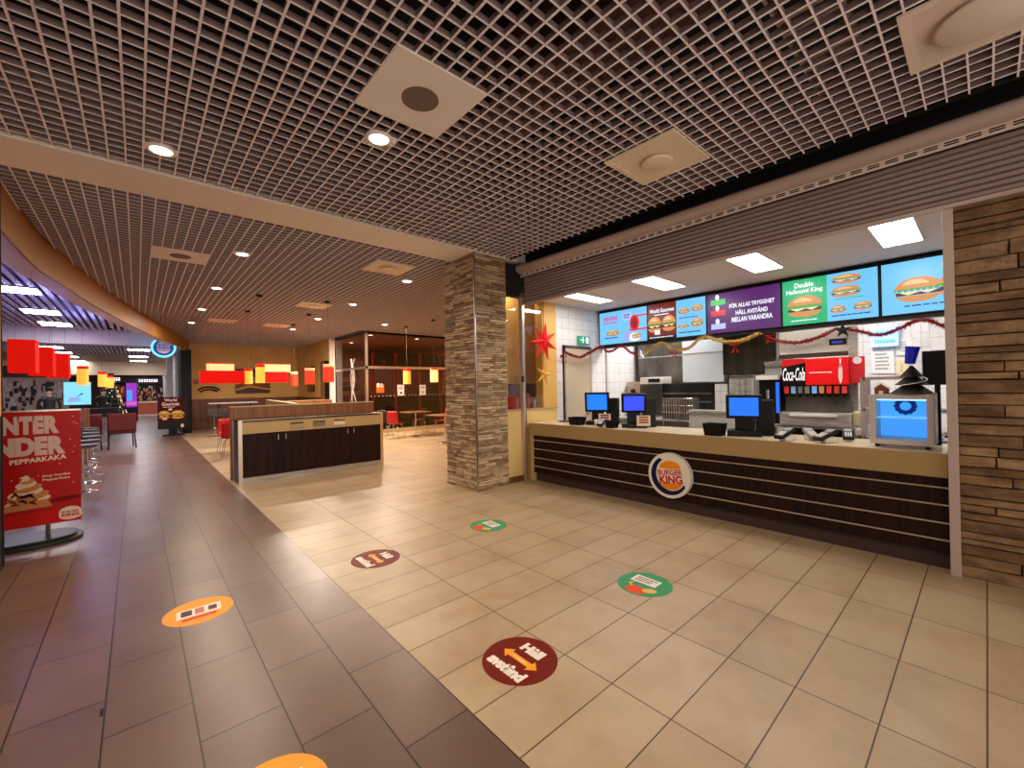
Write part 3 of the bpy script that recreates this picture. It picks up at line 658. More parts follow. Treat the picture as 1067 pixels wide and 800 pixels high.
# soda dispenser
XS = 6.62
sd = thing('soda_dispenser', 'red and steel soda dispenser with a row of nozzles', 'drinks dispenser', (6.9,1.52,.97))
yl, yr, _, _ = span(816,375,884,440,XS)
z_h1 = aX(850,373,XS).z; z_h0 = aX(850,401,XS).z; z_n = aX(850,411,XS).z; z_s = aX(850,429,XS).z
b = MB(); b.box((XS+.1,yr,.97), (XS+.6,yl,z_h1), dsteel); b.build('body', sd)
b = MB(); b.box((XS-.02,yr,z_h0), (XS+.1,yl,z_h1), mat('header_red', (206,14,20), .3, emit=(220,10,16), es=.35)); b.build('header', sd, bevel=.01)
b = MB(); hw = yl-yr; hh = z_h1-z_h0; c = Canvas(b, (XS-.022,yl,z_h0), (0,-1,0), (0,0,1), (-1,0,0))
c.rect(0,0,hw*.38,hh,printed('header_black',(16,10,12)),0); c.poly([(0,hh*.7),(hw*.38,hh*.85),(hw*.38,hh),(0,hh)], printed('header_stripe',(200,30,30)),1); c.text('Coca-Cola',hw*.19,hh*.42,hw*.36,hh*.5,mat('print_lit_white',(240,240,240),.4,emit=(255,255,255),es=.4),2,.01,0,.35)
c.bars(hw*.44,hh*.42,hw*.8,hh*.5,1,printed('header_white',(240,236,230)),2,3); c.ell(hw*.9,hh*.4,hw*.03,hh*.36,printed('bottle_white',(235,225,220)),2); c.rect(hw*.89,hh*.6,hw*.91,hh*.95,MAT['print_bottle_white'],2)
b.build('header_print', sd)
b = MB(); b.box((XS+.02,yr,z_n), (XS+.1,yl,z_h0), black); b.build('nozzle_panel', sd)
vc = [(200,40,40),(120,160,200),(90,90,100),(110,110,90),(110,170,220),(190,120,60),(190,40,40),(180,50,40),(200,50,40)]
for k, cc in enumerate(vc):
    y = yl-(k+.5)*hw/9; b = MB(); b.box((XS,y-hw*.035,z_n+.015), (XS+.02,y+hw*.035,z_h0-.015), mat('valve_%d' % k, cc, .4, emit=cc, es=.3)); b.cyl((XS+.03,y,z_n), (XS+.03,y,z_n-.035), .012, black, n=8); b.build('nozzle', sd)
b = MB(); b.box((XS+.12,yr+.02,z_s), (XS+.14,yl-.02,z_n), steel); b.build('splash_plate', sd)
b = MB(); b.box((XS-.1,yr-.02,.97), (XS+.2,yl+.02,z_s-.01), steel); b.box((XS-.12,yr+.1,z_s-.06), (XS-.1,yl-.1,z_s-.02), offw); b.build('drip_tray', sd, bevel=.006)
def p_ice(t, yl, yr, zt, zb, X):
    b = MB(); b.box((X-.02,yr,zb-.03), (X,yl,zb+.03), chrome); b.build('lower_trim', t)
    b = MB(); b.box((X-.01,yr+.02,zb+.12), (X,yr+.2,zb+.2), blackm); c = Canvas(b, (X-.012,yr+.17,zb+.14), (0,-1,0), (0,0,1), (-1,0,0)); c.rect(0,0,.11,.03,screen('lcd_blue',(60,60,200),.8),1); b.build('control_display', t)
kit('ice_machine', 'pale steel ice machine on top of the soda dispenser', 'ice machine', 812,346,884,370, 6.9, .5, mat('ice_steel', (200,196,186), .38, .35), top=2.25, bevel=.01, parts=p_ice)
kit('steel_column', 'steel upright beside the ice machine', 'column', 884,345,893,372, 6.8, .1, steel, top=2.25, bot=0)
kit('promo_panel', 'translucent red promotional panel right of the drinks dispenser', 'panel', 886,371,901,399, 6.7, .04, mat('red_acrylic', (190,40,44), .3, emit=(180,30,36), es=.3), parts=lambda t, yl, yr, zt, zb, X: MB().cyl((X-.005,(yl+yr)/2,zt-.05), (X,(yl+yr)/2,zt-.05), .045, offw, n=20).build('badge', t))
kit('cream_cup_stack', 'cream tub beside the drip tray', 'tub', 888,429,898,441, 6.7, .12, mat('cream_tub', (196,176,140), .5), bot=.97, bevel=.02)
# coffee unit left of soda
def p_cof(t, yl, yr, zt, zb, X):
    b = MB(); b.box((X-.12,yr,zt-.06), (X,yl,zt), mat('coffee_white', (224,220,212), .4)); b.build('top_cover', t)
    b = MB(); b.box((X-.01,yr+.01,zb+.15), (X,yr+.05,zt-.1), screen('blue_strip',(40,110,250),1.0)); b.build('blue_light_strip', t)
    b = MB(); b.cyl((X-.06,(yl+yr)/2,zt-.2), (X-.06,(yl+yr)/2,zt-.32), .02, chrome, n=10); b.build('spout', t)
kit('coffee_machine', 'black coffee machine with white cover and blue light strip', 'coffee machine', 791,391,813,432, 6.6, .4, black, bot=.97, parts=p_cof)
kit('wall_unit', 'pale perforated steel wall unit above the coffee machine', 'wall unit', 797,378,815,391, 7.2, .3, mat('perf_steel', (184,182,176), .5, .4), parts=p_slots)
kit('cup_dispenser', 'steel cup dispenser column behind the third register', 'cup dispenser', 761,391,785,412, 7.4, .3, dsteel, parts=lambda t, yl, yr, zt, zb, X: [MB().cyl((X-.02,yr+(yl-yr)*(k+.5)/4,zb), (X-.02,yr+(yl-yr)*(k+.5)/4,zt-.05), .05, steel, n=14).build('cup_tube', t) for k in range(4)] and None)
kit('shelf_tower', 'black shelf tower behind the third register', 'shelf', 759,393,792,446, 7.95, .4, blackm, bot=0)
# right part: insect lamp, papers, frame
def p_lamp(t, yl, yr, zt, zb, X):
    for k in range(2): b = MB(); z = zb+(zt-zb)*(.3+.4*k); b.cyl((X-.03,yr+.05,z), (X-.03,yl-.05,z), .02, glow('uv_tube',(90,170,255),2.5), n=10); b.build('tube', t)
kit('insect_lamp', 'blue glowing insect lamp on the kitchen wall', 'lamp', 907,340,936,361, 9.17, .12, mat('lamp_blue_white', (190,215,240), .4, emit=(110,180,250), es=.5), parts=p_lamp)
for i, (x0,y0,x1,y1,c_) in enumerate(((908,364,932,389,(226,224,220)),(934,375,946,391,(226,204,160)),(934,352,950,370,(220,220,218)))):
    yl, yr, zt, zb = span(x0,y0,x1,y1,9.28); b = MB(); b.box((9.27,yr,zb), (9.295,yl,zt), mat('sheet_%d' % i, c_, .7)); c = Canvas(b, (9.27,yl,zb), (0,-1,0), (0,0,1), (-1,0,0)); c.bars(.05,.05,abs(yl-yr)-.05,zt-zb-.05,5,printed('faint',(150,150,150)),1,i)
    tag(b.build('wall_chart', None, (9.28,(yl+yr)/2,zb)), ('large white paper chart on the back kitchen wall','small cream paper on the back kitchen wall','white paper near the blue cup on the kitchen wall')[i], 'paper', 'papers on the kitchen wall')
kit('tiled_pier', 'pale tiled pier at the right of the kitchen', 'column', 955,340,968,395, 8.2, .3, wtileb, top=3.0, bot=0)
# ------------------------------------------------------------------ things on the counter
ZT = .945
def pos(label, loc, rz, sw=.34, sh_=.27, tilt=-.18, zc=.35, poster=True, disp=(30,130,255)):
    t = thing('cash_register', label, 'cash register', (0,0,0), 'registers on the counter')
    b = MB(); b.box((-.06,-.17,0), (.22,.17,.06), black); b.build('base', t, bevel=.008)
    b = MB(); b.box((.05,-.09,.06), (.14,.09,.3), black); b.build('neck', t, bevel=.01)
    b = MB(); b.box((.08,-.30,.0), (.34,-.12,.40), black); b.build('printer_tower', t, bevel=.01)
    M = Matrix.Translation((.0,0,zc)) @ Matrix.Rotation(tilt, 4, 'Y')
    b = MB(); b.box((-.015,-sw/2,-sh_/2), (.03,sw/2,sh_/2), black, M); bz = b.build('monitor', t, bevel=.006)
    b = MB(); b.box((-.018,-sw/2+.035,-sh_/2+.035), (-.0155,sw/2-.035,sh_/2-.03), screen('pos_blue_%d' % disp[0], disp, 1.0), M); b.build('display', bz)
    if poster:
        M2 = Matrix.Translation((-.08,-.12,.10)) @ Matrix.Rotation(.1, 4, 'Y')
        b = MB(); b.box((-.004,-.09,-.07), (.004,.09,.075), mat('sign_beige', (222,196,172), .5), M2)
        c = Canvas(b, M2@Vector((-.005,.08,-.06)), (0,-1,0), M2.to_3x3()@Vector((0,0,1)), M2.to_3x3()@Vector((-1,0,0)), .001)
        for k in range(3): c.rect(.02,.03+k*.035,.14,.05+k*.035,printed('notice_red',(140,50,36)),1)
        b.build('notice', t)
    t.location = loc; t.rotation_euler.z = rz
    return t
pos('cash register with upright bright blue screen nearest the kitchen door', (5.25,3.96,ZT), .5, .37, .3, -.12, .345, disp=(24,130,255))
pos('cash register with tilted violet blue screen and paper notice, middle one', (5.2,3.29,ZT), .62, .34, .29, -.42, .345, disp=(50,80,255))
pos('large black cash register with blue screen nearest the drinks dispenser', (5.12,1.83,ZT), .35, .36, .27, -.1, .33, poster=False, disp=(34,120,255))
def tub(label, x, y, w, d, h):
    b = MB(); z0, z1 = ZT, ZT+h; s = .82
    o = [(x-d/2*s,y-w/2*s,z0),(x+d/2*s,y-w/2*s,z0),(x+d/2*s,y+w/2*s,z0),(x-d/2*s,y+w/2*s,z0),(x-d/2,y-w/2,z1),(x+d/2,y-w/2,z1),(x+d/2,y+w/2,z1),(x-d/2,y+w/2,z1)]
    q = .01; i = [(x-d/2+q,y-w/2+q,z1),(x+d/2-q,y-w/2+q,z1),(x+d/2-q,y+w/2-q,z1),(x-d/2+q,y+w/2-q,z1),(x-d/2*s+q,y-w/2*s+q,z0+.01),(x+d/2*s-q,y-w/2*s+q,z0+.01),(x+d/2*s-q,y+w/2*s-q,z0+.01),(x-d/2*s+q,y+w/2*s-q,z0+.01)]
    b.add(o+i, [(0,3,2,1),(0,1,5,4),(1,2,6,5),(2,3,7,6),(3,0,4,7),(4,5,9,8),(5,6,10,9),(6,7,11,10),(7,4,8,11),(8,9,13,12),(9,10,14,13),(10,11,15,14),(11,8,12,15),(12,13,14,15)], black)
    tag(b.build('black_bin', None, (x,y,ZT)), label, 'bin', 'black bins beside the registers')
tub('small black bin left of the first register', 5.06,4.2,.24,.16,.12); tub('small black bin left of the middle register', 5.0,3.52,.16,.12,.1); tub('black bin left of the large register', 4.99,2.1,.22,.16,.14)
def terminal(label, x, y, rz, m_=None, s=1.0, group='card terminals on the counter'):
    t = thing('card_terminal', label, 'card terminal', (0,0,0), group)
    M = Matrix.Rotation(-.35, 4, 'Y')
    M = Matrix.Translation((0,0,.025*s)) @ M
    b = MB(); b.box((-.1*s,-.045*s,.03*s), (.1*s,.045*s,.065*s), m_ or black, M); bd = b.build('body', t, bevel=.008)
    b = MB(); b.box((.03*s,-.032*s,.0655*s), (.085*s,.032*s,.067*s), mat('lcd_grey', (150,160,160), .3), M); b.build('display', bd)
    b = MB()
    for i in range(4):
        for j in range(3): b.box((-.08*s+i*.022*s,-.028*s+j*.02*s,.065*s), (-.066*s+i*.022*s,-.014*s+j*.02*s,.07*s), offw, M)
    b.build('keypad', bd)
    b = MB(); b.box((-.05*s,-.03*s,0.002), (.08*s,.03*s,.05*s), white); b.build('stand', t, bevel=.006)
    t.location = (x,y,ZT); t.rotation_euler.z = rz
terminal('card terminal beside a white cup in front of the first register', 4.98,3.68,.3)
terminal('card terminal right of the large register', 4.97,1.38,-.3, s=1.1)
terminal('pale card terminal lying between two black ones', 5.18,1.22,.6, mat('grey_terminal', (150,130,120), .5))
terminal('black card terminal nearest the small fridge, front one', 5.05,1.05,-.5, s=1.1)
terminal('card terminal behind the others left of the fridge', 5.3,.93,.2)
b = MB(); b.lathe((5.03,3.8,ZT), [(.0,0),(.035,0),(.042,.1),(.04,.1),(.0,.01)], white, 20); tag(b.build('paper_cup', None, (5.03,3.8,ZT)), 'white paper cup in front of the first register', 'cup')
b = MB(); b.lathe((5.42,4.74,ZT), [(0,0),(.14,0),(.14,.01),(.02,.015),(.0,.015)], black, 28)
t = tag(b.build('counter_stand', None, (5.42,4.74,ZT)), 'thin pole stand with round black base at left end of counter', 'stand')
b = MB(); b.cyl((5.42,4.74,ZT+.01), (5.42,4.74,2.1), .008, chrome, n=8); b.build('pole', t)
# small display fridge
fr = thing('display_fridge', 'small grey display fridge glowing blue at right end of counter', 'fridge', (5.18,.53,ZT))
FX = 5.0; fy0, fy1 = .30, .72; fz0, fz1 = ZT+.03, 1.42; fg = mat('fridge_grey', (200,190,184), .45)
b = MB(); b.box((FX+.03,fy0,fz0), (FX+.4,fy0+.03,fz1), fg); b.box((FX+.03,fy1-.03,fz0), (FX+.4,fy1,fz1), fg); b.box((FX+.03,fy0+.03,fz1-.03), (FX+.4,fy1-.03,fz1), fg); b.box((FX+.03,fy0+.03,fz0), (FX+.4,fy1-.03,fz0+.04), fg)
b.box((FX+.38,fy0+.03,fz0+.04), (FX+.4,fy1-.03,fz1-.03), mat('fridge_inner', (120,190,240), .4, emit=(60,150,255), es=.9)); b.build('cabinet', fr)
b = MB(); w = .045
b.box((FX,fy0,fz0), (FX+.03,fy0+w,fz1), fg); b.box((FX,fy1-w,fz0), (FX+.03,fy1,fz1), fg); b.box((FX,fy0+w,fz1-w), (FX+.03,fy1-w,fz1), fg); b.box((FX,fy0+w,fz0), (FX+.03,fy1-w,fz0+w), fg); dfr = b.build('door_frame', fr, bevel=.004)
b = MB(); b.box((FX+.012,fy0+w,fz0+w), (FX+.018,fy1-w,fz1-w), pglass); b.build('door_glass', dfr)
b = MB(); b.box((FX+.08,fy0+.03,1.2), (FX+.37,fy1-.03,1.206), mat('shelf_glass', (170,220,250), .2, emit=(120,200,255), es=.5)); b.build('shelf', fr)
b = MB(); b.box((FX+.05,fy0+.05,fz1-.055), (FX+.09,fy1-.05,fz1-.045), glow('fridge_led', (120,200,255), 5)); b.build('led_strip', fr)
b = MB(); c = Canvas(b, (FX+.37,(fy0+fy1)/2,1.30), (0,-1,0), (0,0,1), (-1,0,0)); db = printed('ring_blue',(30,70,140))
for k in range(12): a = k*math.pi/6; c.ell(.06*math.cos(a),.06*math.sin(a),.022,.022,db,1+k*.1,n=10)
b.build('fan_grille', fr)
b = MB()
for y in (fy0+.03, fy1-.06):
    for x in (FX+.05, FX+.33): b.box((x,y,ZT), (x+.03,y+.03,fz0), black)
b.build('feet', fr)
# steel frame shelf behind the fridge
sf = thing('steel_shelf_frame', 'open steel shelf frame behind the display fridge', 'shelf', (5.9,.6,0))
yl, yr, zt, zb = span(899,392,990,440,5.75)
for y in (yl, yr):
    for x in (5.75, 6.05): b = MB(); b.box((x,y-.02,0), (x+.035,y+.02,zt), tanrail); b.build('post', sf)
for z in (zt, 1.25, .95): b = MB(); b.box((5.75,yr,z-.03), (6.1,yl,z), tanrail); b.build('shelf_board', sf)
b = MB()
for k in range(7): b.box((5.8,yr+.05+k*.1,.96), (5.95,yr+.12+k*.1,1.02+.03*(k % 3)), (white, steel, offw)[k % 3])
tag(b.build('stacked_lids', None, (5.9,.6,.96)), 'white cups and lids on the steel shelf behind the fridge', 'cups', kind='stuff')
# christmas tree (black paper)
tr = thing('paper_christmas_tree', 'black paper christmas tree standing on the display fridge', 'christmas tree', (5.12,.44,1.42))
b = MB()
for k, (z0, z1, r) in enumerate(((0,.12,.16),(.08,.18,.12),(.15,.25,.085))):
    b.cyl((5.12,.44,1.42+z0), (5.12,.44,1.42+z1), r, blackm, .01, 7)
b.build('tiers', tr)
b = MB(); b.tube([(5.12+.165*math.cos(t)*(1-t/14)*.9, .44+.165*math.sin(t)*(1-t/14)*.9, 1.435+t*.024) for t in [2.6+q*.35 for q in range(10)]], .004, offw, 5); b.build('ribbon', tr)
b = MB(); b.box((5.08,.60,1.42), (5.2,.69,1.47), mat('gingerbread', (120,60,40), .7)); b.prism([(5.08,.59,1.47),(5.08,.70,1.47),(5.08,.645,1.515)], (.12,0,0), MAT['gingerbread'])
gb = tag(b.build('gingerbread_house', None, (5.14,.645,1.42)), 'small brown gingerbread house on top of the display fridge', 'ornament')
b = MB(); b.box((5.076,.63,1.42), (5.08,.66,1.45), white); b.prism([(5.075,.585,1.475),(5.075,.59,1.468),(5.075,.645,1.513),(5.075,.70,1.468),(5.075,.705,1.475),(5.075,.645,1.525)], (.13,0,0), white); b.build('icing', gb)
# blue cup and monitor
p0 = aX(948,379,5.12); p1 = aX(951,361,5.12)
b = MB(); b.cyl(p0, p1+Vector((-.0,-.0,0)), .035, mat('blue_cup', (10,30,180), .4, emit=(10,30,200), es=.1), .05, 24); cu = tag(b.build('blue_cup', None, p0), 'tilted blue paper cup standing on top of the black christmas tree', 'cup')
b = MB(); b.cyl(p0, (5.12,.44,1.66), .006, white, n=8); b.build('straw', cu)
mo = thing('order_monitor', 'black back of an order monitor at right end of counter', 'monitor', (5.6,.2,ZT))
yl, yr, zt, zb = span(961,365,992,401,5.45)
b = MB(); b.box((5.45,yr,zb), (5.49,yl,zt), black); b.build('monitor', mo, bevel=.006)
b = MB(); b.cyl((5.47,(yl+yr)/2,ZT-.0), (5.47,(yl+yr)/2,zb), .02, black, n=10); b.build('pole', mo)

# ------------------------------------------------------------------ things on the half wall ledge
cols = [(170,30,24),(206,196,190),(60,50,60),(150,90,60),(210,210,200),(120,30,30)]
b = MB(); b.box((4.95,5.18,1.175), (5.0,5.4,1.42), red); b.box((4.5,5.2,1.175), (4.72,5.4,1.4), red); tag(b.build('red_box', None, (4.7,5.3,1.175), .004), 'red boxes on the cream ledge behind the glass', 'box')
for k in range(6):
    x = 5.04+k*.035; h = .06+.02*((k*5) % 3); b = MB(); b.lathe((x+.0,5.25+.05*(k % 2),1.175), [(0,0),(.014,0),(.014,h),(.006,h+.015),(.006,h+.03),(0,h+.03)], mat('bottle_%d' % k, cols[k], .4), 10)
    tag(b.build('sauce_bottle', None, (x,5.25+.05*(k % 2),1.175)), ('red','pale','dark grey','brown','white','maroon')[k]+' tiny bottle on the cream ledge behind the glass', 'bottle', 'bottles on the ledge')
b = MB(); b.box((4.95,5.62,1.35), (5.6,5.68,1.6), mat('maroon_board', (90,20,20), .6)); tag(b.build('maroon_board', None, (5.3,5.65,1.35)), 'dark maroon board on the nook wall behind the glass', 'board')
# ------------------------------------------------------------------ ceiling fixtures
dl_em = glow('downlight_lens', (255,244,225), 14)
def downlight(x, y, label, power=1.0, z=ZC, seen=True):
    t = thing('downlight', label, 'ceiling light', (x,y,z-.01), 'round ceiling downlights')
    b = MB(); b.lathe((x,y,z-.012), [(.075,.004),(.078,0),(.105,.0),(.108,.012)], whitep, 28); b.build('trim_ring', t)
    b = MB(); b.cyl((x,y,z-.008), (x,y,z-.004), .075, dl_em, n=28); b.build('lens', t)
    ld = bpy.data.lights.new('downlight_light', 'AREA'); ld.shape = 'DISK'; ld.size = .14; ld.energy = DOWN_W*power; ld.color = DOWN_C
    lo = bpy.data.objects.new('downlight_light', ld); COL.objects.link(lo); lo.parent = t; lo.location = (0,0,-.02)
    return t
DL = [(1.484,3.235,'downlight beside the white square speaker panel'),(.17,4.543,'downlight in front of the tan ceiling beam near left edge'),(1.18,7.26,'first downlight beyond the beam in the left row'),(1.18,9.95,'second downlight beyond the beam in the left row'),(1.2,12.68,'third downlight beyond the beam in the left row'),(1.2,15.29,'fourth downlight beyond the beam in the left row'),
      (3.83,7.24,'downlight beyond the beam close to the stone pillar'),(3.86,9.99,'second downlight in the row behind the waste station'),(3.86,12.6,'third downlight in the row behind the waste station'),(3.87,15.2,'fourth downlight in the row behind the waste station'),(5.85,12.56,'downlight in front of the glass partition corner'),
      (6.55,15.3,'downlight behind the glass partition, near corner'),(6.95,18.25,'downlight deep behind the glass partition'),(8.6,15.5,'downlight behind the glass close to the stone pillar'),
      (1.5,.55,'downlight overhead above the beige floor'),(.17,1.9,'downlight overhead above the brown floor'),(-1.2,.6,'downlight overhead at the left'),(3.6,.3,'x'),(6.5,8.6,'downlight over the dining area behind stone pillar'),(-1.2,3.2,'downlight overhead left of the brown aisle')]
downlight(4.95,5.5,'small added downlight brightening the glazed nook beside the ochre strip',.15,3.3)  # unseen lamp added to brighten the nook behind the glass
for i, (x, y, lab) in enumerate(DL):
    if lab == 'x': continue
    downlight(x, y, lab, (7 if x > 1.5 else 1.5) if y > 11 else (1.7 if y > 7 else 1.0))
def speaker_panel(x, y, label):
    t = thing('speaker_panel', label, 'ceiling speaker', (x,y,ZC), 'ceiling speaker panels')
    b = MB(); b.box((x-.333,y-.333,ZC-.008), (x+.333,y+.333,ZC), whitep); b.build('panel', t)
    b = MB(); b.cyl((x,y,ZC-.012), (x,y,ZC-.006), .128, mat('speaker_grille', (122,104,94), .7), n=36); b.build('grille', t)
speaker_panel(1.5,2.6,'square white panel with dark round speaker beside near downlight'); speaker_panel(.5,7.9,'square panel with dark round speaker beyond the beam')
ventm = mat('vent_metal', (206,178,140), .5, bump=(260,.5,.004))
def vent(x, y, label, r=.2, m_=None, tex=False):
    m_ = m_ or mat('vent_cream', (236,220,192), .5)
    t = thing('ceiling_vent', label, 'ceiling vent', (x,y,ZC), 'square ceiling vents')
    b = MB(); w = .333
    for q in (((-w,-w),(w,-w+.05)),((-w,w-.05),(w,w)),((-w,-w+.05),(-w+.05,w-.05)),((w-.05,-w+.05),(w,w-.05))): b.box((x+q[0][0],y+q[0][1],ZC-.014), (x+q[1][0],y+q[1][1],ZC), m_)
    b.build('frame', t)
    b = MB(); b.box((x-w+.05,y-w+.05,ZC-.008), (x+w-.05,y+w-.05,ZC-.002), m_)
    if tex:
        k = -w+.06
        while k < w-.06: b.box((x+k,y-w+.06,ZC-.011), (x+k+.004,y+w-.06,ZC-.008), m_); k += .012
    b.build('face', t)
    b = MB(); b.lathe((x,y,ZC-.045), [(0,0),(r-.02,0),(r,.012),(r-.01,.02),(r-.05,.037)], m_, 40); b.build('diffuser_disc', t)
vent(3.53,1.95,'square cream ceiling vent with round diffuser near the shutter',.14); vent(3.53,-.03,'square perforated ceiling vent in upper right corner',.21, mat('vent_pink', (230,212,198), .5), True)
vent(3.17,6.63,'square ceiling vent just beyond the beam',.15); vent(3.18,10.65,'square ceiling vent above the pendant lamps',.15); vent(3.24,14.6,'square ceiling vent near the back wall, right one',.15); vent(1.84,14.42,'square ceiling vent near the back wall, left one',.15)
for i, (x, y) in enumerate(((.45,20.5),(5.0,9.0))): pass

# ------------------------------------------------------------------ waste station (kiosk)
ws = thing('waste_station', 'long dark wood waste station with cream top band and steel plinth', 'waste station', (2.5,8.6,0))
x0, x1, yf, yb = 1.27, 3.75, 8.27, 8.78
b = MB(); b.box((x0+.03,yf+.03,.1), (x1-.03,yb,1.02), blackm); b.build('carcass', ws)
b = MB(); b.box((x0-.02,yf,0), (x0+.03,yb,1.05), mat('side_dark', (40,26,20), .4)); b.box((x0-.024,yf-.006,0), (x0+.034,yf,1.06), edge); b.box((x0-.03,yb-.03,0), (x0-.02,yb,1.05), edge); b.build('side_panel', ws)
b = MB(); b.box((x1-.03,yf,0), (x1+.02,yb,1.05), MAT['side_dark']); b.box((x1-.034,yf-.006,0), (x1+.024,yf,1.06), edge); b.build('side_panel', ws)
b = MB(); b.box((x0-.02,yf-.005,1.04), (x1+.02,yb,1.065), black); b.box((x0-.02,yf-.01,1.062), (x1+.02,yf+.015,1.07), edge); b.build('top', ws)
b = MB(); b.box((x0+.03,yf+.005,.835), (x1-.03,yf+.03,1.04), cream); fb = b.build('cream_band', ws)
n = 4; dw = (x1-x0-.06)/n
for k in range(n):
    a = x0+.03+k*dw; b = MB(); b.box((a+.003,yf+.008,.105), (a+dw-.003,yf+.03,.83), wood); d = b.build('door', ws, bevel=.002)
    hx = a+dw-.06 if k % 2 == 0 else a+.06
    b = MB(); b.box((hx-.006,yf-.012,.70), (hx+.006,yf+.008,.79), steel); b.build('handle', d)
for k, xx in enumerate((2.15, 2.53, 2.90)):
    b = MB(); b.box((xx-.105,yf-.004,.885), (xx+.105,yf+.005,.985), (mat('flap_grey', (170,150,120), .4), mat('flap_steel', (150,134,110), .3, .6), mat('flap_white', (230,214,184), .4))[k]); b.box((xx-.105,yf-.006,.955), (xx+.105,yf-.004,.985), dsteel); b.build('push_flap', ws)
b = MB(); b.box((x0,yf+.0,0), (x1,yf+.03,.1), steel); b.build('plinth', ws)
pt = thing('low_partition', 'walnut partition board standing behind the waste station', 'partition', (2.5,8.84,0))
b = MB(); b.box((1.21,8.8,0), (3.8,8.86,1.27), woodl); b.build('board', pt)
b = MB(); b.box((1.2,8.79,1.27), (3.81,8.87,1.29), cream); b.build('cap', pt)
def low_wall(label, a, c, z=1.27):
    a = Vector((*a,0)); c = Vector((*c,0)); d = (c-a).normalized(); n = Vector((-d.y,d.x,0))*.035
    t = thing('low_partition', label, 'partition', (a+c)/2)
    b = MB(); b.prism([a-n,c-n,c+n,a+n], (0,0,z), woodl); b.build('board', t)
    b = MB(); n *= 1.3; zz = Vector((0,0,z)); b.prism([a-n+zz,c-n+zz,c+n+zz,a+n+zz], (0,0,.02), cream); b.build('cap', t)
low_wall('walnut partition running back from the waste station under the lamps', (2.42,9.3), (3.05,15.1)); low_wall('walnut partition across the dining area below the round red lamps', (3.05,15.2), (5.2,15.6), 1.2)
# ------------------------------------------------------------------ floor stickers
def decal(name, label, x, y, r, draw, rz):
    t = MB(); c = Canvas(t, (x,y,.0005), (math.cos(rz),math.sin(rz),0), (-math.sin(rz),math.cos(rz),0), (0,0,1), .0004); draw(c, r, t)
    return tag(t.build(name, None, (x,y,0)), label, 'floor sticker', 'round floor stickers')
d_red = printed('sticker_red', (112,22,6), .35); d_or = printed('sticker_orange', (252,160,36), .35); d_wh = printed('sticker_white', (240,228,214), .35); d_gr = printed('sticker_green', (64,150,100), .35); d_rd = printed('sticker_tomato', (232,74,40), .35); d_ye = printed('sticker_yellow', (224,184,96), .35); d_dk = printed('sticker_dark', (90,60,60), .35); d_am = printed('sticker_amber', (246,164,52), .35)
def disc(c, r, m_, t): c.ell(0,0,r,r,m_,0,n=56); t.cyl(c.o+Vector((0,0,-.0004)), c.o, r, m_, n=56, cap=False)
def dist(c, r, t):
    disc(c, r, d_red, t); a = .62*r; h = .09*r; hh = .21*r
    c.poly([(-a,0),(-a*.6,hh),(-a*.6,h),(a*.6,h),(a*.6,hh),(a,0),(a*.6,-hh),(a*.6,-h),(-a*.6,-h),(-a*.6,-hh)], d_or, 1)
    c.text('Håll', 0,r*.48,r*.74,r*.36,d_wh,2,.07); c.text('avstånd', 0,-r*.47,r*1.26,r*.38,d_wh,2,.07); c.text('2 meter',0,0,r*.5,r*.08,d_wh,2,.01)
decal('distance_sticker', 'dark red distance sticker with orange arrow nearest the camera', 1.612,1.79,.215, dist, -math.pi/2)
decal('distance_sticker', 'dark red distance sticker with orange arrow further back', 1.62,3.745,.215, dist, -math.pi/2)
def elf(c, r, t):
    disc(c, r, d_gr, t); c.poly([(-.62*r,.55*r),(.42*r,.55*r),(.42*r,-.02*r),(-.62*r,-.02*r)], d_wh, 1)
    c.bars(-.5*r,.06*r,.34*r,.48*r,3,d_dk,2,4)
    c.ell(.0,-.62*r,.40*r,.30*r,d_rd,2); c.ell(.42*r,-.38*r,.26*r,.17*r,d_ye,3,rot=.5)
    c.poly([(-.3*r,-.45*r),(-.5*r,-.3*r),(-.42*r,-.02*r),(-.36*r,-.02*r),(-.42*r,-.28*r),(-.24*r,-.38*r)], d_ye, 2)
decal('green_sticker', 'green round floor sticker near the round counter sign', 2.93,1.79,.205, elf, -math.pi/2)
decal('green_sticker', 'green round floor sticker closest to the stone pillar', 2.93,3.74,.205, elf, -math.pi/2-.1)
def orange(c, r, t):
    disc(c, r, d_am, t); c.rect(-.15*r,.0,.62*r,.62*r,d_wh,1) if 0 else None
    c.poly([(-.62*r,-.35*r),(-.62*r,.3*r),(.62*r,.36*r),(.62*r,-.30*r)], d_wh, 1); c.rect(-.5*r,-.22*r,-.2*r,.22*r,d_dk,2); c.rect(-.12*r,-.22*r,.14*r,.25*r,printed('sticker_rose',(206,130,110)),2); c.rect(.26*r,-.16*r,.5*r,.2*r,d_dk,2)
    c.poly([(-.5*r,-.62*r),(-.45*r,-.42*r),(.5*r,-.36*r),(.45*r,-.56*r)], d_rd, 2)
decal('orange_sticker', 'orange round floor sticker on the brown aisle', .315,3.745,.205, orange, 1.25-math.pi/2+.25)
decal('orange_sticker', 'orange round floor sticker cut off by the bottom edge', .37,1.83,.2, orange, 0)
b = MB(); p = aZ(106,742,.002); b.box((p.x-.006,p.y-.03,.0), (p.x+.006,p.y+.03,.003), blackm); tag(b.build('floor_scrap', None, (p.x,p.y,0)), 'tiny black scrap on the brown floor tiles', 'scrap')
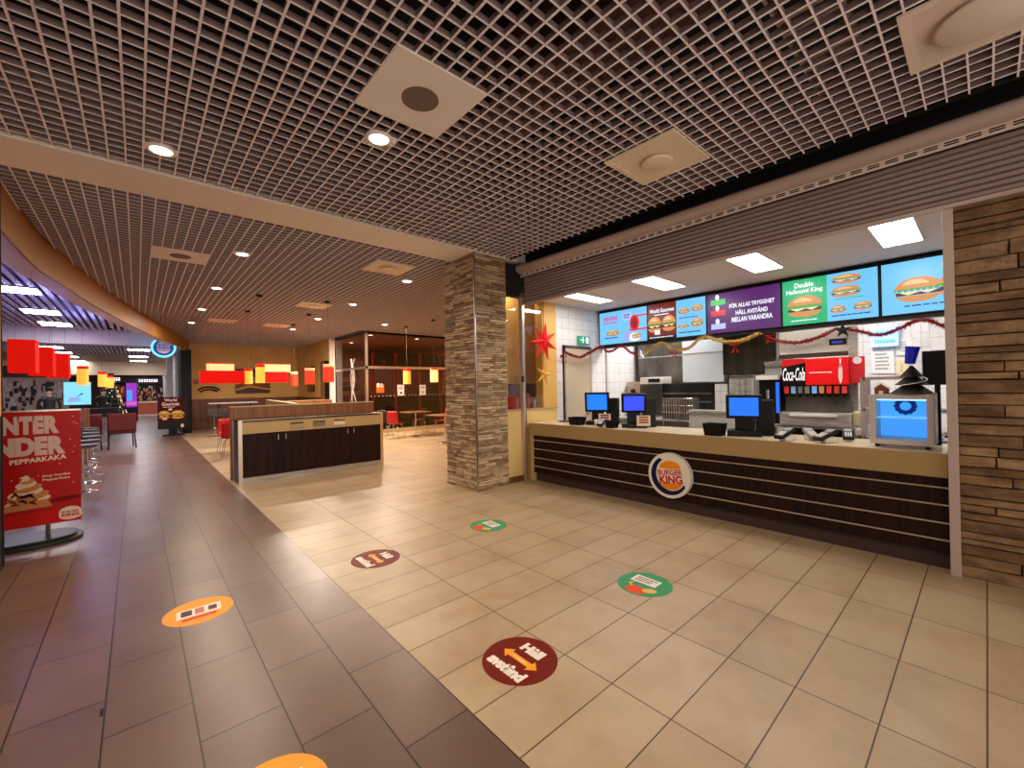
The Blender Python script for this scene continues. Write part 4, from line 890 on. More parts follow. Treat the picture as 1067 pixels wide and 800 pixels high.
# ------------------------------------------------------------------ poster stand (left)
ps = thing('poster_stand', 'red poster stand advertising a winter sundae at the left', 'poster stand', (-.9,6.65,0))
b = MB(); px0, px1, pz0, pz1 = -1.75, -.468, .19, 1.385
b.box((px0,6.6,pz0), (px1,6.63,pz1), mat('poster_red', (168,6,8), .4, spec=.25)); b.build('board', ps)
b = MB(); c = Canvas(b, (px0,6.6,pz0), (1,0,0), (0,0,1), (0,-1,0)); tw = printed('poster_letter', (206,170,160)); cr = printed('poster_cream', (226,200,180)); bw = px1-px0
c.text('WINTER', .815,1.05,.62,.19,tw,1,.07); c.text('WONDER', .74,.83,.86,.2,tw,1,.07); c.text('PEPPARKAKA', .975,.69,.40,.05,cr,1,.03,.06)
c.text('King Sundae', 1.10,.51,.2,.03,cr,1,.02,.03); c.text('Pepparkaka', 1.10,.47,.2,.03,cr,1,.02,.03)
rr = random.Random(5)
for k in range(90):
    a, q = rr.uniform(.04,bw-.03), rr.uniform(.4,1.16)
    if q > .66 and a < 1.19: continue
    c.ell(a,q,.005,.005,cr,1,n=7)
sc1 = printed('cream_swirl',(222,190,160)); sc2 = printed('choco_swirl',(110,50,26)); sc3 = printed('caramel',(190,120,70))
for k in range(0): c.ell(.89+.012*(k % 3),.25+k*.045,.14-.018*k,.035,(sc1,sc3)[k % 2],1+k*.2,rot=.25)
swr = [(.89,.26,.17,.05),(.90,.31,.15,.05),(.88,.355,.125,.045),(.90,.40,.10,.04),(.885,.44,.075,.035),(.895,.475,.05,.03),(.885,.505,.025,.03)]
for k, (ea, eb, ew, eh) in enumerate(swr): c.ell(ea,eb,ew,eh,(sc1,sc3)[k % 2],1+k*.25,rot=.22); c.ell(ea-.03,eb+eh*.3,ew*.5,eh*.25,cr,1.1+k*.25,rot=.3)
for k in range(14): c.ell(.76+rr.uniform(0,.24),.24+rr.uniform(0,.12),.035,.01,sc2,4,rot=rr.uniform(-1,1))
c.poly([(.69,.17),(1.07,.19),(1.03,.27),(.73,.24)], sc3, 3); c.ell(1.17,.25,.12,.025,printed('poster_shadow',(110,8,10)),1,rot=.1); c.poly([(0,0),(bw,0),(bw,.15),(0,.12)], printed('poster_floor',(190,24,20)),.5)
c.ell(1.2,.1,.085,.06,cr,2,0,180); c.rect(1.115,.055,1.285,.1,cr,2); c.ell(1.2,.055,.082,.035,cr,2,180,360); c.text('BURGER',1.2,.105,.13,.022,MAT['poster_red'],4,.03); c.text('KING',1.2,.07,.13,.032,MAT['poster_red'],4,.04)
b.build('print', ps)
b = MB(); pts = []; cx, cy = -1.1, 6.68
for k in range(40):
    a = 2*math.pi*k/40; s_ = lambda v, p: math.copysign(abs(v)**p, v); pts.append((cx+.64*s_(math.cos(a),.55), cy+.3*s_(math.sin(a),.7), 0))
b.prism(pts, (0,0,.035), mat('base_grey', (34,34,32), .45, spec=.3)); b.prism([(cx+(p[0]-cx)*.93, cy+(p[1]-cy)*.9, .035) for p in pts], (0,0,.03), MAT['base_grey']); b.build('base', ps, bevel=.01)
for x in (-1.5,-.72): b = MB(); b.cyl((x,6.64,.06), (x,6.64,.5), .018, dsteel, n=12); b.build('support_tube', ps)
b = MB(); b.box((px0-.004,6.595,pz1-.005), (px1+.004,6.635,pz1+.012), edge); b.build('top_rail', ps)
# second poster stand far down the aisle
ps = thing('poster_stand', 'black burger poster stand in front of black column down the aisle', 'poster stand', (.95,19.8,0))
b = MB(); b.box((.54,19.8,.24), (1.40,19.86,1.40), black); b.build('board', ps)
b = MB(); c = Canvas(b, (.54,19.8,.24), (1,0,0), (0,0,1), (0,-1,0), .003); FOOD_OLD = FOOD
FOOD = tuple(printed('p'+n_, c_) for n_, c_ in (('bun',(214,140,70)),('bunl',(240,180,110)),('let',(120,150,50)),('pat',(60,24,14)),('sau',(250,190,90))))
c.rect(.02,.28,.78,1.14,printed('stand_maroon',(58,10,8)),.5); lt = printed('stand_letter',(236,200,190))
c.text('World',.37,1.05,.36,.11,lt,1,.03); c.text('Gourmet',.37,.91,.5,.13,lt,1,.03); c.bars(.15,.77,.6,.82,1,lt,1,2); c.burger(.19,.5,.36,.34,1); c.burger(.57,.49,.42,.36,4); c.ell(.36,.71,.06,.04,lt,4); c.ell(.7,.1,.05,.07,lt,1); c.rect(.14,.34,.26,.4,lt,7)
FOOD = FOOD_OLD
b.build('print', ps)
b = MB(); b.box((.68,19.6,0), (1.3,20.1,.05), black); b.box((.85,19.83,.05), (1.1,19.88,.24), black); b.build('base', ps, bevel=.01)
# ------------------------------------------------------------------ pendant lamps
lred = mat('lamp_red', (190,12,8), .6, spec=.1, emit=(255,26,8), es=.42*PEND_E); lred2 = mat('lamp_red_pale', (220,60,30), .5, emit=(255,60,26), es=.5*PEND_E)
lcream = mat('lamp_cream', (240,190,140), .5, emit=(255,180,110), es=.5*PEND_E); lyel = mat('lamp_yellow', (250,190,80), .5, emit=(255,170,50), es=.8*PEND_E); lpy = mat('lamp_pale_yellow', (250,220,150), .5, emit=(255,214,120), es=1.0*PEND_E); linner = glow('lamp_inner', (255,190,110), 3*PEND_E)
cablem = mat('cable_grey', (120,100,84), .6)
def cyl_lamp(name, label, x, y, z0, z1, r, body, cap, group, capped=True, zr=ZC):
    t = thing(name, label, 'pendant lamp', (x,y,z0), group)
    b = MB(); h = z1-z0; b.lathe((x,y,z0), [(r,0),(r,h*.84)], body, 28); b.lathe((x,y,z0), [(r*.9,0.01),(r*.9,h*.84)], linner, 28); b.build('shade', t)
    b = MB(); b.lathe((x,y,z0), [(r,h*.84),(r,h),(r*.94,h)], cap, 28); b.build('shade_band', t)
    b = MB(); b.cyl((x,y,z1), (x,y,zr), .003, cablem, n=6); b.build('cable', t)
    b = MB(); b.cyl((x,y,zr-.04), (x,y,zr-.0), .06, black, n=16); b.build('ceiling_rose', t)
    ld = bpy.data.lights.new('pendant_light', 'POINT'); ld.energy = 6; ld.color = (1,.55,.25); ld.shadow_soft_size = .05
    lo = bpy.data.objects.new('pendant_light', ld); COL.objects.link(lo); lo.parent = t; lo.location = (0,0,(z1-z0)*.5)
cyl_lamp('cylinder_pendant', 'yellow cylinder pendant, taller one over the waste station', 1.94,10.15,1.725,2.12,.085,lyel,lred,'yellow cylinder pendants')
cyl_lamp('cylinder_pendant', 'yellow cylinder pendant, smaller one between red rectangular lamps', 2.09,12.3,1.74,2.12,.09,lyel,lred,'yellow cylinder pendants')
cyl_lamp('cylinder_pendant', 'yellow cylinder pendant before the dark glass, left one', 6.58,12.55,1.70,2.2,.12,lyel,lred,'yellow cylinder pendants')
cyl_lamp('cylinder_pendant', 'pale yellow cylinder pendant before the dark glass beside stone pillar', 6.58,10.87,1.727,2.15,.115,lpy,lred2,'yellow cylinder pendants')
cyl_lamp('drum_pendant', 'red drum pendant with cream rim, smallest and leftmost', 3.6,14.1,1.69,2.13,.105,lred2,lcream,'red drum pendants')
cyl_lamp('drum_pendant', 'red drum pendant with cream rim, middle one', 3.43,11.94,1.715,2.14,.12,lred2,lcream,'red drum pendants')
cyl_lamp('drum_pendant', 'red drum pendant with cream rim, largest and rightmost', 3.28,10.0,1.73,2.14,.115,lred2,lcream,'red drum pendants')
def box_lamp(name, label, a, c, body, group, top=None, zr=ZC):
    x0, y0, z0 = a; x1, y1, z1 = c; t = thing(name, label, 'pendant lamp', ((x0+x1)/2,(y0+y1)/2,z0), group)
    b = MB(); q = .012
    b.box((x0,y0,z0), (x1,y0+q,z1), body); b.box((x0,y1-q,z0), (x1,y1,z1), body); b.box((x0,y0+q,z0), (x0+q,y1-q,z1), body); b.box((x1-q,y0+q,z0), (x1,y1-q,z1), body); b.build('shade', t)
    b = MB(); b.box((x0+q,y0+q,z0+.01), (x1-q,y1-q,z0+.02), lcream); b.build('diffuser', t)
    if top: b = MB(); b.box((x0,y0-.003,z1-.02), (x1,y1+.003,z1+.004), top); b.build('top_trim', t)
    b = MB(); ym = (y0+y1)/2
    for f in (.2,.8): b.cyl((x0+(x1-x0)*f,ym,z0+.02), (x0+(x1-x0)*f,ym,zr), .002, cablem, n=6)
    b.build('cables', t)
box_lamp('rectangular_pendant', 'long red rectangular pendant nearest the ochre wall logo', (1.10,12.1,1.76), (1.98,12.4,2.06), lred, 'rectangular pendants over the dining area')
box_lamp('rectangular_pendant', 'cream rectangular pendant above the long red one', (1.43,14.0,2.10), (2.04,14.3,2.345), lcream, 'rectangular pendants over the dining area', lred)
box_lamp('rectangular_pendant', 'red rectangular pendant right of the yellow cylinders', (2.62,14.0,1.81), (3.40,14.3,2.12), lred, 'rectangular pendants over the dining area')
box_lamp('rectangular_pendant', 'cream rectangular pendant behind the taller yellow cylinder', (2.9,14.9,2.15), (3.7,15.2,2.41), lcream, 'rectangular pendants over the dining area', lred)
for i, (x, y, w) in enumerate(((-1.19,8.0,.16),(-1.16,9.1,.17),(-1.12,10.3,.19))):
    box_lamp('square_pendant', ('nearest and largest square red pendant above the poster stand','middle square red pendant above the poster stand','farthest square red pendant above the poster stand')[i], (x,y,1.84), (x+w+.07,y+.3,2.25), lred, 'red square pendants at the left', lred, 3.5)
for i, (x, y) in enumerate(((-.81,12.0),(-.66,15.0),(-.62,18.0))):
    cyl_lamp('cylinder_pendant', ('yellow cylinder pendant at the left, nearest to the big screen','yellow cylinder pendant at the left, middle of three','yellow cylinder pendant at the left, farthest of three')[i], x, y, 1.74, 2.12, .085, lyel, lred, 'yellow cylinder pendants at the left')
# ------------------------------------------------------------------ dining furniture
def make_chair(m_, name='dining_chair'):
    t = thing(name, 'x', 'chair')
    b = MB(); n = 8; rows = []
    prof = [(-.2,.435,.17),(-.17,.45,.19),(-.02,.445,.2),(.12,.45,.2),(.18,.48,.2),(.205,.56,.19),(.215,.68,.19),(.225,.80,.185),(.23,.86,.15)]
    vs = []
    for y, z, w in prof:
        for k in range(n+1):
            u = -1+2*k/n; vs.append((w*u, y-.03*u*u*(1 if z > .5 else 0), z+.02*u*u*(1 if z <= .5 else 0)))
    f = [(i*(n+1)+k, i*(n+1)+k+1, (i+1)*(n+1)+k+1, (i+1)*(n+1)+k) for i in range(len(prof)-1) for k in range(n)]
    b.add(vs, f, m_, True); s_ = b.build('seat_shell', t); so = s_.modifiers.new('s', 'SOLIDIFY'); so.thickness = .012
    for x in (-1,1):
        for y in (-1,1): b = MB(); b.tube([(x*.1,y*.1,.435),(x*.15,y*.15,.4),(x*.21,y*.22,0)], .009, chrome, 8); b.build('leg', t)
    return t
ch = make_chair(red); bch = make_chair(mat('black_seat', (26,16,14), .5))
CG = 'dining chairs'
place(ch, False, (6.05,12.35,0), 2.2, 'red moulded dining chair before the dark glass, left one', CG)
place(ch, True, (7.6,12.2,0), -2.0, 'red moulded dining chair before the dark glass beside stone pillar', CG)
place(ch, True, (1.68,11.9,0), 2.9, 'red moulded chair just left of the waste station', CG)
place(ch, True, (1.72,12.9,0), 0, 'red moulded chair further back left of the waste station', CG)
place(bch, False, (6.1,13.3,0), 2.4, 'black moulded dining chair before the dark glass, left one', CG)
place(bch, True, (7.3,13.1,0), -2.4, 'black moulded dining chair behind the small square tables', CG)
def table(label, x, y, z, w, top=None, round_=False):
    t = thing('pedestal_table', label, 'table', (x,y,0), 'pedestal tables')
    b = MB()
    if round_: b.cyl((x,y,z-.03), (x,y,z), w/2, top or woodl, n=32)
    else: b.box((x-w/2,y-w/2,z-.03), (x+w/2,y+w/2,z), top or woodl)
    b.build('tabletop', t)
    b = MB(); b.cyl((x,y,.03), (x,y,z-.03), .025, chrome, n=14); b.build('column', t)
    b = MB(); b.lathe((x,y,0), [(0,.0),(.2,0),(.2,.012),(.04,.035),(0,.035)], chrome, 28); b.build('foot', t)
table('square pedestal table between the red chairs before the dark glass', 6.75,12.35,.8,.75); table('square pedestal table partly behind the stone pillar', 6.5,10.2,.8,.8)
table('square pedestal table under the pendant lamps behind the waste station', 2.2,12.3,.78,.7)
b = MB(); b.box((2.0,19.4,1.1), (3.6,19.9,1.14), offw); t = tag(b.build('bar_ledge', None, (2.8,19.6,0)), 'pale bar ledge near the ochre back wall', 'bar table')
for x in (2.35, 3.4): b = MB(); b.cyl((x,19.65,0), (x,19.65,1.1), .03, blackm, n=12); b.build('leg', t)
def make_stool(seatm, name='bar_stool', zs=.75):
    t = thing(name, 'x', 'bar stool')
    b = MB(); b.cyl((0,0,zs-.05), (0,0,zs), .17, seatm, n=24); b.build('seat', t, bevel=.01)
    b = MB(); b.cyl((0,0,.03), (0,0,zs-.05), .022, chrome, n=12); b.build('column', t)
    b = MB(); b.lathe((0,0,0), [(0,0),(.2,0),(.2,.012),(.04,.04),(0,.04)], chrome, 28); b.build('foot', t)
    b = MB(); b.tube([(.12*math.cos(a),.12*math.sin(a),.3) for a in [k*math.pi/8 for k in range(17)]], .008, chrome, 6); b.build('footrest', t)
    b = MB(); b.box((-.15,.12,zs), (.15,.16,zs+.2), seatm); b.build('backrest', t, bevel=.01)
    return t
st = make_stool(mat('grey_seat', (66,60,56), .5))
place(st, False, (2.0,17.9,0), .3, 'chrome bar stool with grey seat left of the red chairs', 'bar stools in the dining area'); place(st, True, (2.35,18.9,0), -.2, 'chrome bar stool with grey seat under the pale bar ledge', 'bar stools in the dining area')
SG = 'bar stools along the left high table'
for i, (x, y) in enumerate(((-.66,9.6),(-.66,10.5),(-.68,11.45),(-.76,12.5),(-.82,13.6),(-.88,14.4))):
    place(st, True, (x,y,0), math.pi/2+.2, ('nearest','second','third','fourth','fifth','farthest')[i]+' chrome stool in the row behind the red poster stand', SG)
ht = thing('high_table', 'long high table beside the row of stools at left', 'table', (-1.4,12.2,0))
b = MB(); b.box((-1.65,9.3,1.02), (-1.12,14.9,1.07), woodl); b.build('tabletop', ht)
for y in (9.5, 12.2, 14.7): b = MB(); b.cyl((-1.4,y,0), (-1.4,y,1.02), .04, chrome, n=14); b.build('leg', ht)
b = MB(); b.box((-1.6,15.5,0), (-.93,15.56,1.18), woodl); tag(b.build('end_screen', None, (-1.2,15.5,0)), 'plain walnut screen board beyond the stools at left', 'screen board')
def lounge(label, x, y, rz):
    t = thing('lounge_chair', label, 'chair', (0,0,0), 'dark red lounge chairs')
    b = MB(); b.box((-.3,-.28,.42), (.3,.28,.52), dred); b.build('seat', t, bevel=.03)
    b = MB(); b.box((-.3,-.32,.5), (.3,-.25,1.0), dred); b.build('backrest', t, bevel=.025)
    for a in (-1,1):
        for c_ in (-1,1): b = MB(); b.tube([(a*.26,c_*.24,.43),(a*.29,c_*.3,0)], .016, blackm, 8); b.build('leg', t)
    t.location = (x,y,0); t.rotation_euler.z = rz
lounge('dark red lounge chair beside the brown aisle, right one', -.35,16.5,.1); lounge('dark red lounge chair beside the walnut screen, left one', -1.02,16.6,-.05)
b = MB(); b.box((-.72,16.0,0), (-.62,16.08,.92), chrome); tag(b.build('napkin_post', None, (-.56,16.15,0)), 'short shiny post between the dark red lounge chairs', 'post')
# black column and pictures
b = MB(); b.box((1.25,20.3,0), (1.57,21.9,3.2), blackm); struct(b, 'wall_end')
b = MB(); b.box((3.23,21.82,1.48), (4.56,21.87,2.56), mat('picture_dark', (60,26,16), .5)); c = Canvas(b, (3.23,21.82,1.48), (1,0,0), (0,0,1), (0,-1,0), .004)
for k in range(5): c.poly([(0,.1+k*.14),(.5,.25+k*.12),(1.33,.12+k*.15),(1.33,.2+k*.15),(.5,.36+k*.12),(0,.2+k*.14)], printed('swirl_%d' % (k % 3), ((206,150,80),(150,80,40),(226,180,120))[k % 3]), 1+k)
tag(b.build('wide_picture', None, (3.9,21.85,1.48)), 'wide brown swirl picture on the ochre back wall', 'picture')
b = MB(); b.box((5.70,19.3,1.48), (5.74,20.2,2.6), mat('picture_brown', (50,24,14), .5)); c = Canvas(b, (5.70,20.2,1.48), (0,-1,0), (0,0,1), (-1,0,0), .004)
for k in range(4): c.poly([(.1+k*.2,.0),(.14+k*.2,0),(.2+k*.18,1.1),(.16+k*.16,1.1)], printed('stem',(206,160,90)),1)
tag(b.build('tall_picture', None, (5.7,19.7,1.48)), 'tall dark picture on the side wall near drum pendants', 'picture')
b = MB(); 
for rr_, zz in ((.36,1.62),(.28,1.55)):
    b.tube([(2.27+rr_*math.cos(a),21.84,zz+rr_*.42*math.sin(a)) for a in [math.pi*k/16 for k in range(17)]], .035, printed('motif',(90,20,20)), 6)
tag(b.build('wall_motif', None, (2.27,21.84,1.6)), 'dark red arched motif on the ochre wall under the lamp', 'wall decal')
b = MB(); b.cyl((1.85,21.88,2.0), (1.85,21.82,2.0), .1, red, n=20); tag(b.build('alarm_bell', None, (1.85,21.85,2.0)), 'small red round bell on the ochre wall', 'bell')
# ------------------------------------------------------------------ mall hall beyond (left)
b = MB()
x = -9.0
slat = mat('mall_slat', (206,200,226), .5)
while x < 1.6:
    for (ya, yb2) in ((5.4,19.0),(19.5,30)):
        y0_ = ya
        if x > -1.3: y0_ = max(ya, curveY(x+.32)+.25)
        if x > 1.2 and ya > 19: y0_ = 22
        if y0_ < yb2-.1: b.box((x,y0_,3.6), (x+.075,yb2,3.62), slat)
    x += .15
struct(b, 'ceiling.005', 'slatted mall ceiling')
b = MB(); b.box((-9,-6,3.78), (-1.2,22,3.8), mat('mall_upper', (120,112,134), .8)); b.box((-1.2,9,3.78), (1.5,52,3.8), MAT['mall_upper']); b.box((-9,22,3.78), (-1.2,52,3.8), MAT['mall_upper']); b.box((-9,30,3.58), (1.5,52,3.6), mat('mall_far_ceiling',(150,134,120),.6)); struct(b, 'ceiling.006', 'mall ceiling slab')
b = MB(); b.box((-9,36.6,2.75), (1.5,36.9,3.58), mat('cream_bulkhead', (214,190,164), .6)); struct(b, 'trim_5', 'cream bulkhead over the far shops')
b = MB(); b.box((-9,19.0,3.15), (.9,19.5,3.7), mat('mall_beam', (196,186,200), .6)); struct(b, 'trim_4', 'pale bulkhead across the mall hall')
b = MB(); b.box((-9,44,0), (1.5,44.2,3.6), mat('far_wall', (70,40,30), .7)); b.box((-9.2,-6,0), (-9,44,3.8), mat('hall_wall',(150,120,96),.7)); struct(b, 'wall_far')
b = MB(); b.box((1.5,22.1,0), (1.6,44,3.7), offw); struct(b, 'wall_hall_right')
hl = glow('hall_panel_light', (255,250,255), 34)
def hall_panel(label, x0, x1, y0, y1, z=3.58):
    t = thing('hall_light_panel', label, 'ceiling light', ((x0+x1)/2,(y0+y1)/2,z), 'light panels of the mall hall')
    b = MB(); b.box((x0,y0,z-.015), (x1,y1,z-.005), hl); b.build('diffuser', t)
    b = MB(); b.box((x0-.02,y0-.02,z-.005), (x1+.02,y1+.02,z+.012), offw); b.build('housing', t)
for i, (y0, y1) in enumerate(((12.0,12.6),(14.9,15.55),(17.3,18.0))): hall_panel(('nearest','second','third')[i]+' hall light panel in the bluish slatted ceiling', -2.02,-1.42,y0,y1)
for i, y0 in enumerate((21.5,25.8,28.9,31.9,36.2)): hall_panel('hall light panel in the left row beyond the bulkhead, '+('first','second','third','fourth','fifth')[i], -3.05,-2.35,y0,y0+.6, 3.565)
for i, y0 in enumerate((25.7,30.4,34.5,39.8)): hall_panel('hall light panel in the row above the purple totem, '+('first','second','third','fourth')[i], -.30,.45,y0,y0+.6, 3.565)
# blue led strip along the outer face of the soffit
led = MB(); vs = []
pts = [(q.x-.36, q.y, 3.5) for q in SM if 11.2 < q.y < 17]
led.tube(pts, .012, glow('blue_led', (70,80,255), 14), 6); tag(led.build('led_strip', None, pts[0]), 'blue led strip along the outer edge of the curved soffit', 'led strip')
for k, (x, y) in enumerate(((-1.6,9.5),(-1.3,12.5),(-.9,15.5))):
    ld = bpy.data.lights.new('led_light', 'POINT'); ld.energy = 34; ld.color = (.3,.32,1); ld.shadow_soft_size = .2; lo = bpy.data.objects.new('led_light', ld); COL.objects.link(lo); lo.location = (x,y,3.1)
# round illuminated sign
rs = thing('round_light_sign', 'round blue and white illuminated sign hanging from the curved fascia', 'sign', (.68,18.4,3.0))
b = MB(); b.cyl((.68,18.45,3.08), (.68,18.38,3.08), .33, glow('ring_cyan', (110,220,255), 1.6), n=40); b.build('disc', rs)
b = MB(); c = Canvas(b, (.68,18.38,3.08), (1,0,0), (0,0,1), (0,-1,0), .004); nb = glow('sign_navy', (20,70,170), .7); sw_ = glow('sign_white', (235,245,255), 1.5)
c.ell(0,0,.27,.27,nb,1,n=40); c.ell(0,0,.2,.2,sw_,2,n=36); c.rect(-.2,-.11,.2,.11,nb,3); c.text('BURGER',0,.05,.36,.08,sw_,4,.03); c.text('KING',0,-.055,.34,.09,sw_,4,.04); b.build('logo', rs)
b = MB(); b.cyl((.68,18.41,3.4), (.68,18.41,3.62), .012, dsteel, n=8); b.build('hanger', rs)
# white columns / shop screens
for i, x in enumerate((.98,1.28)):
    b = MB(); b.box((x,24,0), (x+.22,24.2,3.58), offw); b.box((x-.01,23.99,0), (x+.23,24.21,.15), steel); tag(b.build('white_column', None, (x+.1,24.1,0)), 'slim white column down the hall, '+('left one','right one next to black wall end')[i], 'column', 'white columns')
tv = thing('large_screen', 'large pale cyan screen on the left beyond the stools', 'screen', (-1.77,24,1.1))
b = MB(); b.box((-2.17,24,1.13), (-1.37,24.05,2.08), black); b.build('bezel', tv)
b = MB(); c = Canvas(b, (-2.15,23.995,1.15), (1,0,0), (0,0,1), (0,-1,0), .004); c.rect(0,0,.76,.9,screen('tv_cyan',(130,214,236),1.1),0); c.poly([(.1,.1),(.5,.15),(.4,.3),(.15,.3)], screen('tv_lilac',(150,170,230),1.0),1); c.poly([(.35,.3),(.55,.42),(.5,.48)], screen('tv_blue',(40,110,190),1.0),2); b.build('display', tv)
b = MB(); b.box((-1.9,24,0), (-1.6,24.05,1.13), black); b.build('stand', tv)
tt = thing('totem_display', 'tall purple totem display in the middle of the hall', 'screen', (-.24,32,0))
b = MB(); b.box((-.5,32,0), (.03,32.15,2.2), black); b.build('body', tt)
b = MB(); c = Canvas(b, (-.46,31.99,.8), (1,0,0), (0,0,1), (0,-1,0), .004); c.rect(0,0,.45,1.35,screen('totem_purple',(150,40,190),1.0),0); c.rect(.03,.35,.25,.95,screen('totem_blue',(60,150,250),1.1),1); c.rect(.0,.1,.45,.3,screen('totem_pink',(220,90,190),1.0),1); b.build('display', tt)
# far shopfronts
def shop(label, x0, x1, y, seed, sign=None, wcol=(200,196,190)):
    rr = random.Random(seed); t = thing('shop_front', label, 'shop', ((x0+x1)/2,y,0))
    b = MB(); b.box((x0,y,0), (x1,y+.3,2.6), blackm if seed != 13 else mat('shop_pale_lit', (190,160,150), .6)); b.build('backing', t)  # one backing gets a paler colour to pass for a lit shop
    b = MB(); b.box((x0,y-.1,2.3), (x1,y+.3,2.75), mat('shop_band_%d' % seed, (60,24,20), .5)); b.build('sign_band', t)
    b = MB(); c = Canvas(b, (x0,y-.02,0), (1,0,0), (0,0,1), (0,-1,0), .004)
    ms = [mat('ware_%d_%d' % (seed,k), tuple(rr.choice([(230,226,220),(60,20,18),(20,18,20),(170,40,26),(230,160,90),wcol])), .6) for k in range(5)]
    for k in range(int((x1-x0)*9)):
        for j in range(9):
            if rr.random() < .8: a = k/9+rr.uniform(-.03,.03); q = .3+j*.2+rr.uniform(-.05,.05); hw_ = rr.uniform(.02,.07); hh_ = rr.uniform(.04,.16); c.rect(a,q,a+hw_*2,min(q+hh_*2,2.3),rr.choice(ms),1+rr.random()*3)
    ob = b.build('wares', t); ob['kind'] = 'stuff'
    b = MB(); b.box((x0,y-.3,.0), (x1,y-.05,.9), mat('shop_desk_%d' % seed, rr.choice([(40,14,12),(30,30,34)]), .5)); b.build('desk', t)
    if sign:
        b = MB(); c = Canvas(b, (x0,y-.11,0), (1,0,0), (0,0,1), (0,-1,0), .004); g = glow('shop_sign_%d' % seed, (240,240,255), 1.6)
        xx = sign[0]
        for k in range(sign[2]): c.rect(xx,2.42,xx+sign[1]*.7,2.62,g,1); c.rect(xx,2.5,xx+sign[1]*.4,2.56,MAT['black_matte'],2); xx += sign[1]
        b.build('sign_letters', t)
shop('dark shopfront with white patterned wares in the far hall', -1.7,-.2,38,11,(.3,.12,5))
shop('dark shopfront with white illuminated lettering at the end of the hall', -.1,1.5,42.5,12,(.2,.14,8))
shop('shopfront with bright figures behind the red pendants at far left', -4.6,-2.2,26,13)
b = MB(); b.box((-.1,41.5,0), (1.4,42.0,1.0), mat('bench_orange', (190,90,60), .5)); b.box((0,41.45,.85), (1.4,41.5,.95), offw); tag(b.build('hall_desk', None, (.6,41.7,0)), 'orange topped desk in front of the far shop', 'desk')
b = MB(); b.box((-1.95,25.2,0), (-.6,25.8,.95), mat('dark_desk', (40,16,14), .5)); tag(b.build('dark_desk', None, (-1.3,25.5,0)), 'low dark red desk near the pale cyan screen', 'desk')
xt = thing('christmas_tree', 'dark christmas tree dotted with warm lights beside the purple totem', 'christmas tree', (-1.0,30,0))
b = MB(); rr = random.Random(9)
for k in range(9): b.lathe((-1.0,30,0), [(.62-.062*k,.25+k*.25),(.40-.04*k,.38+k*.25),(.12,.62+k*.25)], mat('fir_green', (18,30,20), .8), 11)
b.build('branches', xt)
b = MB(); b.cyl((-1.0,30,0), (-1.0,30,.3), .06, woodw); b.build('trunk', xt)
b = MB()
for k in range(90):
    q = rr.random()**1.3; a = rr.uniform(0,6.28); rad = .6*(1-q)+.06; c_ = Vector((-1.0+rad*math.cos(a), 30+rad*math.sin(a), .3+q*2.2)); b.lathe(c_, [(0,-.022),(.022,0),(0,.022)], glow('fairy_light', (255,226,190), 2.2), 6)
o_ = b.build('fairy_lights', xt); o_['kind'] = 'stuff'
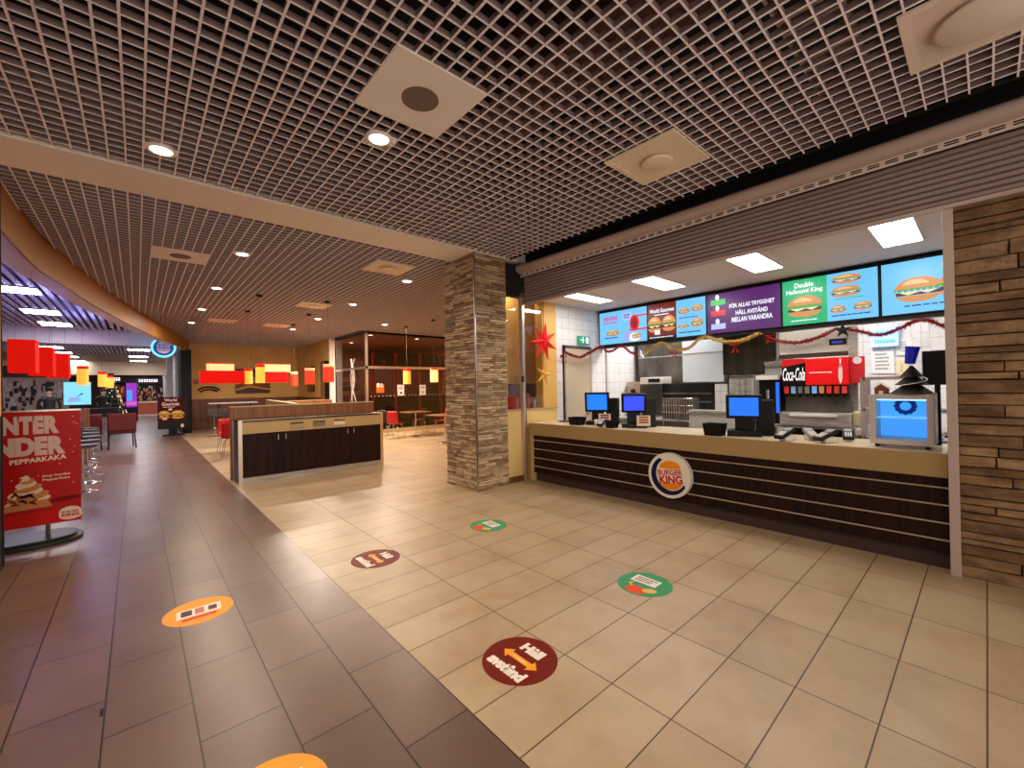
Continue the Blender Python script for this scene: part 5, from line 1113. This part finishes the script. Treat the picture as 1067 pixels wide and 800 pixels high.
# person
def person(label, x, y, rz, shirt, hair=(20,14,12)):
    t = thing('person', label, 'person', (0,0,0))
    me = bpy.data.meshes.new('body')
    J = [(0,0,.93,.15,.11),(0,0,1.15,.135,.1),(0,0,1.38,.17,.1),(0,0,1.5,.055,.055),(0,-.01,1.58,.07,.08),(0,-.01,1.70,.075,.09),(.2,0,1.42,.06,.055),(.25,.02,1.15,.045,.042),(.2,-.14,.98,.032,.03),(.18,-.2,.97,.035,.02),(-.2,0,1.42,.06,.055),(-.25,.02,1.15,.045,.042),(-.2,-.14,.98,.032,.03),(-.18,-.2,.97,.035,.02),(.1,0,.85,.09,.09),(.1,-.01,.48,.06,.06),(.1,.02,.08,.042,.045),(.1,-.12,.04,.04,.03),(-.1,0,.85,.09,.09),(-.1,-.01,.48,.06,.06),(-.1,.02,.08,.042,.045),(-.1,-.12,.04,.04,.03)]
    E_ = [(0,1),(1,2),(2,3),(3,4),(4,5),(2,6),(6,7),(7,8),(8,9),(2,10),(10,11),(11,12),(12,13),(0,14),(14,15),(15,16),(16,17),(0,18),(18,19),(19,20),(20,21)]
    me.from_pydata([j[:3] for j in J], E_, []); ob = bpy.data.objects.new('body', me); COL.objects.link(ob); ob.parent = t
    sk = ob.modifiers.new('skin', 'SKIN'); 
    for k, j in enumerate(J): me.skin_vertices[0].data[k].radius = (j[3], j[4])
    me.skin_vertices[0].data[0].use_root = True
    su = ob.modifiers.new('sub', 'SUBSURF'); su.levels = 2; su.render_levels = 2
    M = bpy.data.materials.new('person_body'); M.use_nodes = True; nt = M.node_tree; tc = nt.nodes.new('ShaderNodeTexCoord'); sp_ = nt.nodes.new('ShaderNodeSeparateXYZ'); nt.links.new(tc.outputs['Object'], sp_.inputs[0])
    r = nt.nodes.new('ShaderNodeValToRGB'); r.color_ramp.interpolation = 'CONSTANT'; mp = nt.nodes.new('ShaderNodeMath'); mp.operation = 'DIVIDE'; mp.inputs[1].default_value = 2; nt.links.new(sp_.outputs[2], mp.inputs[0]); nt.links.new(mp.outputs[0], r.inputs[0])
    r.color_ramp.elements[0].color = lin((24,24,30)); r.color_ramp.elements[1].position = .49; r.color_ramp.elements[1].color = lin(shirt); e = r.color_ramp.elements.new(.75); e.color = lin((206,160,130))
    nt.links.new(r.outputs[0], nt.nodes['Principled BSDF'].inputs['Base Color']); me.materials.append(M)
    b = MB(); b.lathe((0,.022,1.68), [(.082,-.02),(.092,.03),(.085,.08),(.05,.115),(0,.125)], mat('hair', hair, .7), 20); b.build('hair', t)
    b = MB()
    for sx in (-1, 1): b.lathe((sx*.028,-.085,1.66), [(0,-.008),(.01,0),(0,.008)], blackm, 8); b.box((sx*.078-.008,-.01,1.62), (sx*.078+.008,.02,1.68), mat('skin', (206,160,130), .6))
    b.prism([(-.012,-.085,1.615),(.012,-.085,1.615),(0,-.085,1.655)], (0,-.025,0), MAT['skin']); b.box((-.022,-.09,1.585), (.022,-.083,1.592), mat('lips', (150,80,70), .6)); b.build('face', t)
    t.location = (x,y,0); t.rotation_euler.z = rz
person('person in dark top standing behind a pale counter at far left', -2.1,19.9,0,(16,15,18))
person('person in black standing beside the pale cyan screen', -1.15,26.6,.3,(14,12,14))
dk = thing('pale_counter', 'pale service counter in front of the person at far left', 'counter', (-2.2,19.4,0))
b = MB(); b.box((-2.9,19.2,0), (-1.6,19.55,1.02), offw); b.build('body', dk); b = MB(); b.box((-2.95,19.15,1.02), (-1.55,19.6,1.06), white); b.build('top', dk)
